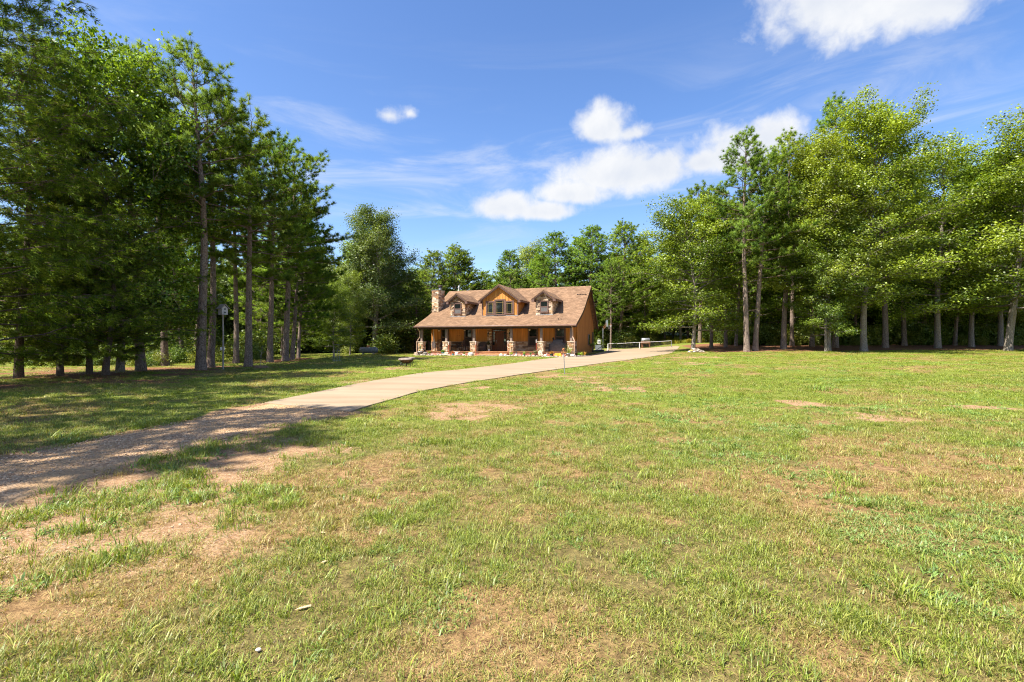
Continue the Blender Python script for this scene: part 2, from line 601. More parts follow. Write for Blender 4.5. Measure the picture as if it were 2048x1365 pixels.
# ------------------------------------------------------------------ the house: local x along the front, y to the back, z up from the porch floor
HTH = math.atan2(5.0, 14.38)
HX, HYY, HZ = -9.03, 48.4, 0.77
HM = Matrix.Translation((HX, HYY, HZ)) @ Matrix.Rotation(-HTH, 4, 'Z')
cH, sH = math.cos(HTH), math.sin(HTH)
def hw(s, v, w_=0.0):
    return HM @ Vector((s, v, w_))
def sof(px, v):
    """house coordinate along the front for a photo column, on the plane y=v"""
    k = (px - 1024) / PXF
    return (k * (HYY + cH * v) - HX - sH * v) / (cH + k * sH)
def in_house(x, y):
    dx, dy = x - HX, y - HYY
    s, v = dx * cH - dy * sH, dx * sH + dy * cH
    return (s > -0.8) & (s < 15.9) & (v > -0.9) & (v < 11.8)
HOUSE_BOX = (-12.0, 12.0)
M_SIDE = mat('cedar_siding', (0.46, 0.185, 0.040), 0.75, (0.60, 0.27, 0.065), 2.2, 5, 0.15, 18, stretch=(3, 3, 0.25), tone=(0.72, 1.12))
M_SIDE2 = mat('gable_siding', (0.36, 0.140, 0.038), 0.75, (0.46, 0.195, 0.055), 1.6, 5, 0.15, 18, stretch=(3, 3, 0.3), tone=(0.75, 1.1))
M_TRIM = mat('brown_trim', (0.125, 0.072, 0.055), 0.6, (0.16, 0.095, 0.075), 6, 3)
M_DARK = mat('shade_darkened_brown_paint', (0.042, 0.026, 0.020), 0.6, (0.060, 0.038, 0.030), 5, 3)  # brown paint, its colour deepened to carry the eave shadow on the porch beam
M_POST = mat('weathered_post', (0.17, 0.125, 0.105), 0.75, (0.25, 0.19, 0.16), 5, 4, 0.1, 30, stretch=(4, 4, 0.4))
M_GLASS = mat('dark_window_glass', (0.010, 0.013, 0.012), 0.06, spec=0.6)
M_SCREEN = mat('solar_screen', (0.10, 0.095, 0.09), 0.7, (0.13, 0.125, 0.12), 8, 2)
M_SCREEN2 = mat('porch_window_screen', (0.028, 0.022, 0.020), 0.6, (0.040, 0.030, 0.026), 8, 2)
M_MUNTIN = mat('brass_muntin', (0.42, 0.30, 0.12), 0.4)
M_GUTTER = mat('brown_gutter', (0.17, 0.10, 0.075), 0.45, (0.21, 0.13, 0.10), 3, 2)
M_DOWN = mat('tan_downspout', (0.42, 0.27, 0.19), 0.5, (0.48, 0.32, 0.235), 3, 2)
M_STEEL = mat('galvanised_steel', (0.38, 0.40, 0.42), 0.45, (0.28, 0.29, 0.31), 6, 4, metal=0.6)
M_FLOOR = mat('porch_boards', (0.40, 0.19, 0.085), 0.7, (0.52, 0.28, 0.14), 3, 4, tone=(0.8, 1.15))
M_STONE = ramp_mat('ledge_stone', [(0.50, 0.36, 0.23), (0.29, 0.17, 0.10), (0.60, 0.47, 0.33), (0.42, 0.23, 0.115), (0.20, 0.135, 0.095), (0.52, 0.33, 0.18), (0.66, 0.54, 0.40), (0.36, 0.25, 0.17)])
M_BRICK = ramp_mat('red_brick', [(0.42, 0.14, 0.085), (0.34, 0.10, 0.065), (0.48, 0.20, 0.13), (0.38, 0.16, 0.11), (0.50, 0.30, 0.24)], 0.9)
M_MORTAR = mat('mortar', (0.33, 0.26, 0.20), 0.9, (0.40, 0.33, 0.26), 10, 3)
M_DOOR = mat('stained_door', (0.085, 0.030, 0.014), 0.4, (0.135, 0.052, 0.022), 2, 5, stretch=(6, 6, 0.5))
M_CONC = mat('porch_concrete', (0.40, 0.34, 0.28), 0.85, (0.48, 0.42, 0.35), 4, 4)
M_CEIL = mat('porch_ceiling', (0.33, 0.16, 0.06), 0.8, (0.42, 0.21, 0.08), 2, 3)
M_WHITE = mat('white_paint', (0.75, 0.73, 0.70), 0.5, (0.66, 0.64, 0.60), 5, 3)
M_BLACK = mat('black_iron', (0.018, 0.017, 0.017), 0.5, (0.03, 0.028, 0.027), 8, 3)
M_LAMP = mat('frosted_globe', (0.62, 0.50, 0.34), 0.35)

# shingles: rows of tabs in the surface colour, a little relief
M_ROOF = bpy.data.materials.new('brown_shingles')
M_ROOF.use_nodes = True
g = NT(M_ROOF.node_tree)
out = g.n('ShaderNodeOutputMaterial')
p = g.n('ShaderNodeBsdfPrincipled')
g.link(p.outputs[0], out.inputs['Surface'])
p.inputs['Roughness'].default_value = 0.92
p.inputs['Specular IOR Level'].default_value = 0.15
at_uv = g.n('ShaderNodeUVMap')
br = g.n('ShaderNodeTexBrick')
g.link(at_uv.outputs[0], br.inputs['Vector'])
br.inputs['Scale'].default_value = 1.0
br.inputs['Brick Width'].default_value = 0.30
br.inputs['Row Height'].default_value = 0.145
br.inputs['Mortar Size'].default_value = 0.010
br.inputs['Color1'].default_value = (0.145, 0.088, 0.050, 1)
br.inputs['Color2'].default_value = (0.245, 0.152, 0.090, 1)
br.inputs['Mortar'].default_value = (0.12, 0.07, 0.05, 1)
tcn = g.n('ShaderNodeTexCoord')
ns = g.noise(tcn.outputs['Object'], 0.7, 5, 0.65)
nf = g.noise(tcn.outputs['Object'], 22, 3, 0.6)
c = g.mix(1.0, br.outputs['Color'], g.mix(g.range(ns, 0.3, 0.7), (0.88, 0.88, 0.88), (1.15, 1.13, 1.10)), 'MULTIPLY')
c = g.mix(1.0, c, g.mix(nf, (0.75, 0.75, 0.75), (1.25, 1.25, 1.25)), 'MULTIPLY')
g.link(c, p.inputs['Base Color'])
bp = g.n('ShaderNodeBump')
bp.inputs['Strength'].default_value = 0.6
bp.inputs['Distance'].default_value = 0.015
g.link(br.outputs['Fac'], bp.inputs['Height'])
bp.invert = True
g.link(bp.outputs[0], p.inputs['Normal'])

def roof_uv(o, up):
    """u along the eave, v up the slope, in metres"""
    me = o.data
    uv = me.uv_layers.new(name='uv')
    for poly in me.polygons:
        n_ = poly.normal
        e = Vector(up).cross(n_)
        if e.length < 1e-4:
            e = Vector((1, 0, 0))
        e.normalize()
        f_ = n_.cross(e)
        for li in poly.loop_indices:
            co = me.vertices[me.loops[li].vertex_index].co
            uv.data[li].uv = (co.dot(e), co.dot(f_))

house = empty('house', (HX, HYY, HZ), -HTH)
tag(house, 'orange-brown wooden house with stone dormers and a long front porch', 'house')

# --- stone facing helper: courses of uneven blocks standing proud of a wall
def stones(mb, o, ux, uy, un, wd, ht, seed, keep=None, rowh=(0.09, 0.17), bw=(0.16, 0.46), inst=0.0):
    rr = random.Random(seed)
    o, ux, uy, un = Vector(o), Vector(ux), Vector(uy), Vector(un)
    z = 0.0
    while z < ht - 0.03:
        h = min(rr.uniform(*rowh), ht - z)
        if ht - z - h < 0.05:
            h = ht - z
        x = -rr.uniform(0, 0.15)
        while x < wd:
            b_ = rr.uniform(*bw)
            x0, x1 = max(0, x), min(wd, x + b_)
            if x1 - x0 > 0.03 and (keep is None or keep((x0 + x1) / 2, z + h / 2)):
                d = rr.uniform(0.02, 0.055)
                gp = 0.008
                a, b2 = x0 + gp, x1 - gp
                c0, c1 = z + gp, z + h - gp
                j = [rr.uniform(-0.006, 0.006) for _ in range(8)]
                base = [(a, c0), (b2, c0), (b2, c1), (a, c1)]
                vs = [o + ux * p_[0] + uy * p_[1] + un * 0.002 for p_ in base]
                vs += [o + ux * (p_[0] + j[i]) + uy * (p_[1] + j[i + 4]) + un * d for i, p_ in enumerate(base)]
                mb.add(vs, [(4, 5, 6, 7), (0, 1, 5, 4), (1, 2, 6, 5), (2, 3, 7, 6), (3, 0, 4, 7)], rr.random())
            x += b_
        z += h

# --- roof profile (y, z)
PROF = [(-0.55, 2.47), (3.2, 4.05), (7.2, 6.73), (12.0, 2.45)]
def roof_z(v):
    return float(np.interp(v, [p_[0] for p_ in PROF], [p_[1] for p_ in PROF]))
def offset(prof, t):
    o_ = []
    for i, p_ in enumerate(prof):
        a = Vector(prof[max(i - 1, 0)])
        b_ = Vector(prof[min(i + 1, len(prof) - 1)])
        q = Vector(p_)
        n1_ = Vector((-(q - a).y, (q - a).x)).normalized() if i > 0 else None
        n2_ = Vector((-(b_ - q).y, (b_ - q).x)).normalized() if i < len(prof) - 1 else None
        nn = (n1_ or n2_) + (n2_ or n1_)
        nn.normalize()
        k = t / max(0.3, nn.dot(n1_ or n2_))
        o_.append((q.x - nn.x * k, q.y - nn.y * k))
    return o_
S0, S1 = -0.55, 15.75
# soften the change of pitch over the porch
prof2 = [PROF[0], (2.2, 3.60), (3.0, 3.99), (3.7, 4.40), PROF[2], PROF[3]]
mb = MB()
mb.prism(prof2 + offset(prof2, 0.10)[::-1], 0, S0, S1)
roof = mb.build('roof', M_ROOF, house)
roof_uv(roof, (0, 0, 1))
mb = MB()                       # rake boards and fascia
for s_ in (S0, S1):
    d0, d1 = (s_ + 0.015, s_ + 0.05) if s_ < 5 else (s_ - 0.05, s_ - 0.015)
    mb.prism(offset(prof2, 0.103) + offset(prof2, 0.30)[::-1], 0, d0, d1)
mb.box(S0 + 0.06, S1 - 0.06, -0.50, -0.46, 2.20, 2.40)
mb.build('fascia', M_DARK, roof)
mb = MB()
mb.tube([(S0 - 0.02, -0.60, 2.385), (S1 + 0.02, -0.60, 2.385)], 0.075, 8)
mb.build('gutter', M_GUTTER, roof, True)
mb = MB()
for (s_, v_, h_) in ((13.9, 0.55, 0.16), (14.1, 0.62, 0.12)):
    MB().tube([(s_, v_, roof_z(v_) - 0.02), (s_, v_, roof_z(v_) + h_)], 0.03, 6).build('vent_pipe', M_DARK, roof)
mb = MB()
mb.tube([(0.42, 7.7, 6.2), (0.42, 7.7, 7.20)], 0.05, 8)
mb.lathe([(0.09, 7.16), (0.10, 7.34), (0.03, 7.38)], 8, (0.42, 7.7, 0))
mb.build('flue_pipe', M_WHITE, roof)
mb = MB()
mb.box(14.55, 15.55, 5.60, 5.66, roof_z(5.6) + 0.03, roof_z(5.6) + 0.07)
for k in range(4):
    mb.box(14.6 + 0.27 * k, 14.66 + 0.27 * k, 5.55, 5.7, roof_z(5.6) - 0.03, roof_z(5.6) + 0.11)
mb.build('lightning_cable', M_DARK, roof)

# --- walls
WY = 2.4
FW0, FW1 = -0.22, 15.25
def battens(mb, s0, s1, z0, ztop, y, step=0.305, skip=(), seed=1):
    rr = random.Random(seed)
    n = int((s1 - s0) / step)
    for k in range(n + 1):
        s_ = s0 + (s1 - s0) * (k + 0.5) / (n + 1)
        if any(a < s_ < b_ for a, b_ in skip):
            continue
        zt = ztop(s_) if callable(ztop) else ztop
        if zt - z0 > 0.1:
            mb.box(s_ - 0.022, s_ + 0.022, y - 0.022, y + 0.01, z0, zt, rr.uniform(0.25, 0.55))
def boards(mb, s0, s1, z0, ztop, y0, y1, step=0.305, seed=2):
    rr = random.Random(seed)
    n = int((s1 - s0) / step) + 1
    for k in range(n):
        a, b_ = s0 + (s1 - s0) * k / n, s0 + (s1 - s0) * (k + 1) / n
        za = ztop(a) if callable(ztop) else ztop
        zb = ztop(b_) if callable(ztop) else ztop
        mb.prism([(a, z0), (b_, z0), (b_, zb), (a, za)], 1, y0, y1, rr.uniform(0.35, 1.0))
mb = MB()
boards(mb, FW0, FW1, 0.0, 2.42, WY, WY + 0.12)
battens(mb, FW0, FW1, 0.9, 2.36, WY)
mb.build('front_wall', M_SIDE, house)
WIN = [(0.9, 1.86), (3.52, 4.52), (10.38, 11.42), (13.08, 14.14)]
DOOR = (6.60, 8.22)
mb = MB()
spans = []
edges = [FW0] + [x_ for w_ in WIN[:2] for x_ in w_] + [6.1, 8.68] + [x_ for w_ in WIN[2:] for x_ in w_] + [FW1]
for i in range(0, len(edges), 2):
    spans.append((edges[i], edges[i + 1]))
for i, (a, b_) in enumerate(spans):
    stones(mb, (a, WY, 0), (1, 0, 0), (0, 0, 1), (0, -1, 0), b_ - a, 0.9, 30 + i)
for i, (a, b_) in enumerate(WIN):
    stones(mb, (a, WY, 0), (1, 0, 0), (0, 0, 1), (0, -1, 0), b_ - a, 0.5, 50 + i)
stones(mb, (6.1, WY, 0), (1, 0, 0), (0, 0, 1), (0, -1, 0), DOOR[0] - 6.1, 2.36, 60)
stones(mb, (DOOR[1], WY, 0), (1, 0, 0), (0, 0, 1), (0, -1, 0), 8.68 - DOOR[1], 2.36, 61)
stones(mb, (FW0, WY + 0.5, 0), (0, -1, 0), (0, 0, 1), (-1, 0, 0), 0.5, 0.9, 62)
mb.build('stone_wainscot', M_STONE, house)['kind'] = 'stuff'
for (a, b_) in spans:
    if not (a > 6 and b_ < 9):
        MB().box(a, b_, WY - 0.075, WY - 0.001, 0.90, 0.945).build('wainscot_cap', M_MORTAR, house)

# gable end walls
GBL = [(0.02, 2.36), (2.4, 2.36), (2.4, -0.42), (11.5, -0.42), (11.5, 2.80), (7.2, 6.58), (3.2, 3.90), (2.0, 3.38), (0.02, 2.56)]
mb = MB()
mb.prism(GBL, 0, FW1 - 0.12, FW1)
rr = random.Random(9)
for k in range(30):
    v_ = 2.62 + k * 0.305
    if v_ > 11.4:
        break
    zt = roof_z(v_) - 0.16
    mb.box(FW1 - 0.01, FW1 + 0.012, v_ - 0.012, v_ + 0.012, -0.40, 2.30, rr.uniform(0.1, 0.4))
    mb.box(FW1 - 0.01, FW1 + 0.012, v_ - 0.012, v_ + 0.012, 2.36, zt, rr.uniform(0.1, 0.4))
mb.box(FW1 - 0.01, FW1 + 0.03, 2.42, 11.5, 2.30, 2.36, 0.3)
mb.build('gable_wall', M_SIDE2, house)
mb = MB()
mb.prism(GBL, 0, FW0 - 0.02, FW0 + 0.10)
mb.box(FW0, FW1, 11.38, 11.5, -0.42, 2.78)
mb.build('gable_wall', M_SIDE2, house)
mb = MB()
mb.box(FW1 - 0.05, FW1 + 0.03, 2.36, 2.46, 0.0, 2.36)
mb.build('corner_board', M_SIDE, house)
# side window, back door and flower basket on the right-hand end wall
gw = MB().box(FW1 + 0.001, FW1 + 0.05, 7.9, 9.1, 0.55, 1.75).build('window', M_TRIM, house)
MB().box(FW1 + 0.051, FW1 + 0.056, 8.0, 8.48, 0.65, 1.65).build('pane', M_GLASS, gw)
MB().box(FW1 + 0.051, FW1 + 0.056, 8.52, 9.0, 0.65, 1.65).build('pane', M_GLASS, gw)
MB().box(FW1 + 0.001, FW1 + 0.045, 10.4, 11.35, -0.3, 2.0).build('side_door', M_DARK, house)

# --- windows under the porch
def window(parent, a, b_, z0, z1, y, split, lower, casing=0.10, name='window', grid=False, bottom_sill=True):
    mb = MB()
    mb.box(a - casing, a, y - 0.045, y + 0.01, z0, z1 + casing)
    mb.box(b_, b_ + casing, y - 0.045, y + 0.01, z0, z1 + casing)
    mb.box(a, b_, y - 0.045, y + 0.01, z1, z1 + casing)
    mb.box(a - casing - 0.03, b_ + casing + 0.03, y - 0.085, y + 0.01, z0 - 0.07, z0)
    t = 0.045
    for (c0, c1) in ((z0, split), (split, z1)) if split else ((z0, z1),):
        mb.box(a, a + t, y - 0.03, y - 0.002, c0, c1)
        mb.box(b_ - t, b_, y - 0.03, y - 0.002, c0, c1)
        mb.box(a + t, b_ - t, y - 0.03, y - 0.002, c1 - t, c1)
        mb.box(a + t, b_ - t, y - 0.03, y - 0.002, c0, c0 + t)
    w_ = mb.build(name, M_TRIM, parent)
    if split:
        MB().box(a + t, b_ - t, y - 0.014, y - 0.006, split + t, z1 - t).build('pane', M_GLASS, w_)
        MB().box(a + t, b_ - t, y - 0.020, y - 0.012, z0 + t, split - t).build('screen', lower, w_)
    else:
        MB().box(a + t, b_ - t, y - 0.014, y - 0.006, z0 + t, z1 - t).build('pane', M_GLASS, w_)
    if grid:
        mb = MB()
        for f_ in (0.13, 0.87):
            x_ = a + t + (b_ - a - 2 * t) * f_
            mb.box(x_ - 0.009, x_ + 0.009, y - 0.024, y - 0.016, z0 + t, z1 - t)
            z_ = z0 + t + (z1 - z0 - 2 * t) * (0.11 if f_ < 0.5 else 0.89)
            mb.box(a + t, b_ - t, y - 0.0245, y - 0.0165, z_ - 0.009, z_ + 0.009)
        mb.build('muntin', M_MUNTIN, w_)['kind'] = 'stuff'
    return w_
for (a, b_) in WIN:
    window(house, a + 0.11, b_ - 0.11, 0.54, 2.18, WY - 0.03, 1.40, M_SCREEN2, 0.11)

# --- front door with side lights and transom
mb = MB()
a, b_ = DOOR
y = WY - 0.01
mb.box(a, a + 0.09, y - 0.08, y, 0.04, 2.26)
mb.box(b_ - 0.09, b_, y - 0.08, y, 0.04, 2.26)
mb.box(a + 0.09, b_ - 0.09, y - 0.08, y, 2.17, 2.26)
mb.box(a + 0.09, b_ - 0.09, y - 0.075, y, 1.93, 2.00)
mb.box(a + 0.35, a + 0.42, y - 0.07, y, 0.04, 1.93)
mb.box(b_ - 0.42, b_ - 0.35, y - 0.07, y, 0.04, 1.93)
mb.box(a + 0.09, a + 0.35, y - 0.05, y, 0.04, 0.62)
mb.box(b_ - 0.35, b_ - 0.09, y - 0.05, y, 0.04, 0.62)
mb.box(a, b_, y - 0.12, y, 0.0, 0.04)
door = mb.build('front_door', M_DOOR, house)
mb = MB()
da, db = a + 0.42, b_ - 0.42
mb.box(da, db, y - 0.03, y - 0.005, 0.04, 1.93)
for (x0, x1, z0, z1) in ((da + 0.12, db - 0.12, 1.02, 1.80), (da + 0.12, (da + db) / 2 - 0.04, 0.18, 0.86), ((da + db) / 2 + 0.04, db - 0.12, 0.18, 0.86)):
    mb.box(x0, x1, y - 0.055, y - 0.028, z0, z1, None, 0.0)
    mb.box(x0 + 0.05, x1 - 0.05, y - 0.07, y - 0.053, z0 + 0.05, z1 - 0.05)
mb.build('door_panel', M_DOOR, door, False, 0.006)
for (x0, x1, z0, z1) in ((a + 0.09, a + 0.35, 0.62, 1.93), (b_ - 0.35, b_ - 0.09, 0.62, 1.93), (a + 0.09, b_ - 0.09, 2.0, 2.17)):
    MB().box(x0, x1, y - 0.03, y - 0.02, z0, z1).build('pane', M_GLASS, door)
mb = MB()
for k in range(1, 5):
    z_ = 0.62 + 0.262 * k
    for (x0, x1) in ((a + 0.09, a + 0.35), (b_ - 0.35, b_ - 0.09)):
        mb.box(x0, x1, y - 0.04, y - 0.031, z_ - 0.018, z_ + 0.018)
for k in range(1, 6):
    x_ = a + 0.09 + (b_ - a - 0.18) * k / 6
    mb.box(x_ - 0.015, x_ + 0.015, y - 0.04, y - 0.031, 2.0, 2.17)
mb.build('muntin', M_DOOR, door)['kind'] = 'stuff'
mb = MB()
mb.tube([(da + 0.08, y - 0.06, 0.78), (da + 0.07, y - 0.10, 0.92), (da + 0.08, y - 0.06, 1.02)], 0.018, 6)
mb.blob((da + 0.08, y - 0.07, 1.05), (0.035, 0.02, 0.05), 1, 0.0)
mb.build('handle', M_STEEL, door, True)
MB().box(b_ - 0.32, b_ - 0.13, y - 0.052, y - 0.044, 0.98, 1.20).build('notice', mat('pale_green_paper', (0.55, 0.72, 0.62), 0.6), door)
mb = MB().box(6.1, 8.68, WY - 0.02, WY, 2.30, 2.42)
mb.build('door_header', M_SIDE, house)
# wall plaque and porch decoration
MB().box(6.32, 6.48, WY - 0.075, WY - 0.06, 1.12, 1.28).build('plaque', mat('pale_plaque', (0.62, 0.46, 0.36), 0.6), house)
mb = MB()
mb.tube([(5.15 - 1.6 + 0.16 * math.cos(t) * 1.0, WY - 0.05, 1.62 + 0.10 * math.sin(t)) for t in np.linspace(math.pi, 2 * math.pi, 9)], 0.012, 5)
deco = mb.build('wall_ornament', M_BLACK, house)
deco.location.x = -0.6
# lanterns either side of the door
for s_ in (6.26, 8.50):
    mb = MB()
    mb.box(s_ - 0.05, s_ + 0.05, WY - 0.09, WY - 0.05, 1.58, 1.86)
    mb.tube([(s_, WY - 0.09, 1.80), (s_, WY - 0.17, 1.90), (s_, WY - 0.2, 1.80)], 0.012, 5)
    mb.lathe([(0.02, 1.86), (0.035, 1.80), (0.10, 1.74), (0.085, 1.73)], 6, (s_, WY - 0.2, 0))
    mb.lathe([(0.05, 1.50), (0.055, 1.46), (0.01, 1.43)], 6, (s_, WY - 0.2, 0))
    for k in range(6):
        an = k * math.pi / 3
        mb.tube([(s_ + 0.075 * math.cos(an), WY - 0.2 + 0.075 * math.sin(an), 1.74), (s_ + 0.05 * math.cos(an), WY - 0.2 + 0.05 * math.sin(an), 1.50)], 0.007, 4)
    ln = mb.build('wall_lantern', M_BLACK, house)
    MB().lathe([(0.045, 1.50), (0.065, 1.72)], 6, (s_, WY - 0.2, 0)).build('lantern_glass', mat('lantern_glass', (0.45, 0.40, 0.32), 0.15), ln)

# --- porch
mb = MB()
mb.box(FW0, 15.45, -0.32, WY, -0.10, -0.012, 0.5)
for k in range(22):
    s_ = FW0 + k * 0.712
    mb.box(s_ + 0.005, min(s_ + 0.707, 15.45), -0.36, WY, -0.012, 0.0, rnd.random())
mb.build('porch_floor', M_FLOOR, house)
mb = MB()
mb.box(FW0 + 0.03, 15.42, -0.28, 0.0, -0.62, -0.101)
mb.build('foundation', M_MORTAR, house)
mb = MB()
rr = random.Random(4)
for r_ in range(6):
    x_ = FW0 + 0.03 - (0.1 if r_ % 2 else 0)
    while x_ < 15.4:
        a0, a1 = max(x_ + 0.005, FW0 + 0.03), min(x_ + 0.20, 15.42)
        if a1 - a0 > 0.03 and not (6.55 < (a0 + a1) / 2 < 9.35):
            d_ = rr.uniform(0.006, 0.012)
            mb.box(a0, a1, -0.281 - d_, -0.279, -0.60 + r_ * 0.083 + 0.005, -0.60 + r_ * 0.083 + 0.078, rr.random())
        x_ += 0.21
sk = mb.build('brick_skirt', M_BRICK, house)
sk['kind'] = 'stuff'
for k, (v0, z0, z1) in enumerate(((-0.72, -0.5, -0.13), (-1.08, -0.6, -0.27))):
    st = MB().box(6.55 - 0.1 * k, 9.3 - 0.25 * k, v0, -0.285 if k == 0 else -0.721, z0, z1 - 0.05, 0.2)
    sx = st.build('step', mat('step_riser', (0.30, 0.20, 0.12), 0.8, (0.38, 0.27, 0.17), 4, 3), house)
    MB().box(6.52 - 0.1 * k, 9.33 - 0.25 * k, v0 - 0.03, -0.285 if k == 0 else -0.69, z1 - 0.05, z1).build('tread', M_FLOOR, sx)
MB().box(6.3, 9.2, -1.55, -1.12, -0.6, -0.36).build('step', M_CONC, house)
mb = MB()
mb.box(-0.12, 15.32, -0.12, 0.12, 2.16, 2.40)
mb.build('porch_beam', M_DARK, house)
MB().box(S0 + 0.1, 15.2, -0.46, WY - 0.001, 2.40, 2.44).build('porch_ceiling', M_CEIL, house)
POSTS = [0.0, 2.76, 5.7, 9.5, 12.41, 15.2]
for i, s_ in enumerate(POSTS):
    po = MB().box(s_ - 0.11, s_ + 0.11, -0.11, 0.11, 0.95, 2.16).build('post', M_POST, house, False, 0.012)
    pm = MB()
    hw_ = 0.27
    pm.box(s_ - hw_, s_ + hw_, -hw_, hw_, -0.65, 0.89, 0.5)
    pm.box(s_ - hw_ - 0.06, s_ + hw_ + 0.06, -hw_ - 0.06, hw_ + 0.06, 0.89, 0.95, 0.8)
    stones(pm, (s_ - hw_, -hw_, -0.55), (1, 0, 0), (0, 0, 1), (0, -1, 0), 2 * hw_, 1.44, 100 + i, None, (0.08, 0.15), (0.12, 0.32))
    stones(pm, (s_ + hw_, -hw_, -0.55), (0, 1, 0), (0, 0, 1), (1, 0, 0), 2 * hw_, 1.44, 120 + i, None, (0.08, 0.15), (0.12, 0.32))
    stones(pm, (s_ - hw_, hw_, -0.55), (0, -1, 0), (0, 0, 1), (-1, 0, 0), 2 * hw_, 1.44, 140 + i, None, (0.08, 0.15), (0.12, 0.32))
    pm.build('pedestal', M_STONE, po)
# downspouts at both ends
for s_, dr in ((0.0, -1), (15.2, 1)):
    pts = [(s_ + dr * 0.16, -0.58, 2.34), (s_ + dr * 0.16, -0.50, 2.28), (s_ + dr * 0.16, -0.16, 1.95), (s_ + dr * 0.16, -0.15, 1.35), (s_ + dr * 0.30, -0.28, 1.10), (s_ + dr * 0.36, -0.36, 0.95), (s_ + dr * 0.36, -0.36, -0.2), (s_ + dr * 0.48, -0.55, -0.36)]
    MB().tube(pts, 0.05, 6).build('downspout', M_DOWN, house)
# ceiling fans with globe lights
for px in (878, 929, 1059, 1117):
    s_ = sof(px, 1.1)
    mb = MB()
    mb.tube([(s_, 1.1, 2.40), (s_, 1.1, 2.22)], 0.03, 8)
    mb.lathe([(0.05, 2.26), (0.12, 2.24), (0.12, 2.16), (0.06, 2.13)], 12, (s_, 1.1, 0))
    fan = mb.build('ceiling_fan', M_DARK, house)
    for k in range(5):
        mb = MB()
        mb.M = Matrix.Translation((s_, 1.1, 2.2)) @ Matrix.Rotation(k * 1.2566 + px, 4, 'Z') @ Matrix.Rotation(R(8), 4, 'X')
        mb.box(0.12, 0.58, -0.06, 0.06, -0.005, 0.005)
        mb.build('fan_blade', M_DARK, fan)
    MB().lathe([(0.02, 1.98), (0.07, 2.0), (0.10, 2.06), (0.06, 2.13)], 12, (s_, 1.1, 0)).build('globe', M_LAMP, fan, True)

# --- dormers
DV = 1.95
def gable_dormer(sc_, half, wall_top, peak, eave_half, eave_z, z0, stone, wall_mat):
    def top(s_):
        return peak - 0.14 - (peak - eave_z) / eave_half * abs(s_ - sc_)
    back = 7.0
    out_ = [(sc_ - half, z0), (sc_ + half, z0), (sc_ + half, top(sc_ + half)), (sc_, top(sc_)), (sc_ - half, top(sc_ - half))]
    mb = MB()
    if stone:
        mb.prism(out_, 1, DV, back - 1.2, 0.5)
        stones(mb, (sc_ - half, DV, z0), (1, 0, 0), (0, 0, 1), (0, -1, 0), 2 * half, peak - z0, int(sc_ * 10),
               lambda x_, z_: z_ + z0 < top(sc_ - half + x_) - 0.06 and not (abs(x_ - half) < 0.48 and 0.22 < z_ < 1.42), (0.09, 0.16), (0.14, 0.40))
        for sg in (-1, 1):
            stones(mb, (sc_ + sg * half, DV if sg > 0 else DV + 3.6, z0), (0, sg, 0), (0, 0, 1), (sg, 0, 0), 3.6, top(sc_ + half) - z0, int(sc_ * 10) + sg, None, (0.09, 0.16), (0.16, 0.42))
    else:
        mb.prism(out_, 1, DV + 0.06, back, 0.5)
        boards(mb, sc_ - half, sc_, z0, top, DV, DV + 0.055, 0.31, 5)
        boards(mb, sc_, sc_ + half, z0, top, DV, DV + 0.055, 0.31, 6)
        battens(mb, sc_ - half, sc_ + half, z0, lambda s_: top(s_) - 0.03, DV, 0.31, (), 7)
        for k in range(14):
            v_ = DV + 0.2 + k * 0.305
            for sg in (-1, 1):
                x_ = sc_ + sg * (half + 0.001)
                mb.box(min(x_, x_ + sg * 0.02), max(x_, x_ + sg * 0.02), v_ - 0.02, v_ + 0.02, z0, top(sc_ + half), 0.3)
    d = mb.build('dormer', wall_mat, house)
    f = DV - 0.36
    if not stone:
        for sg in (-1, 1):
            x_ = sc_ + sg * half
            MB().box(x_ - 0.05, x_ + 0.05, DV - 0.035, DV + 0.05, z0, top(x_) - 0.02).build('corner_board', M_TRIM, d)
    mb = MB()
    pr = [(sc_ - eave_half, eave_z), (sc_, peak), (sc_ + eave_half, eave_z)]
    mb.prism(pr + offset(pr, 0.07)[::-1], 1, f, back)
    rf = mb.build('dormer_roof', M_ROOF, d)
    roof_uv(rf, (0, 0, 1))
    mb = MB()
    mb.prism(offset(pr, 0.072) + offset(pr, 0.15)[::-1], 1, f + 0.02, f + 0.05)
    mb.prism(offset(pr, 0.152) + offset(pr, 0.24)[::-1], 1, f + 0.06, f + 0.09)
    for sg in (-1, 1):
        x_ = sc_ + sg * eave_half
        mb.box(min(x_ - sg * 0.03, x_ - sg * 0.30), max(x_ - sg * 0.03, x_ - sg * 0.30), f + 0.03, DV - 0.02, eave_z - 0.26, eave_z - 0.02)
        mb.box(min(x_ - sg * 0.02, x_ - sg * 0.07), max(x_ - sg * 0.02, x_ - sg * 0.07), DV - 0.02, back, eave_z - 0.20, eave_z - 0.03)
    mb.build('rake_board', M_TRIM, d)
    MB().box(sc_ - half - 0.05, sc_ + half + 0.05, DV - 0.07, DV + 0.02, z0 - 0.06, z0 + 0.03).build('flashing', M_STEEL, d)
    return d
ZD = 3.50
for sc_ in (3.05, 12.15):
    d = gable_dormer(sc_, 0.82, 5.0, 5.88, 1.22, 5.02, ZD, True, M_STONE)
    wn = window(d, sc_ - 0.36, sc_ + 0.36, ZD + 0.28, ZD + 1.30, DV - 0.04, ZD + 0.76, M_SCREEN, 0.06)
d = gable_dormer(7.62, 1.86, 5.0, 6.60, 2.26, 5.0, ZD, False, M_SIDE)
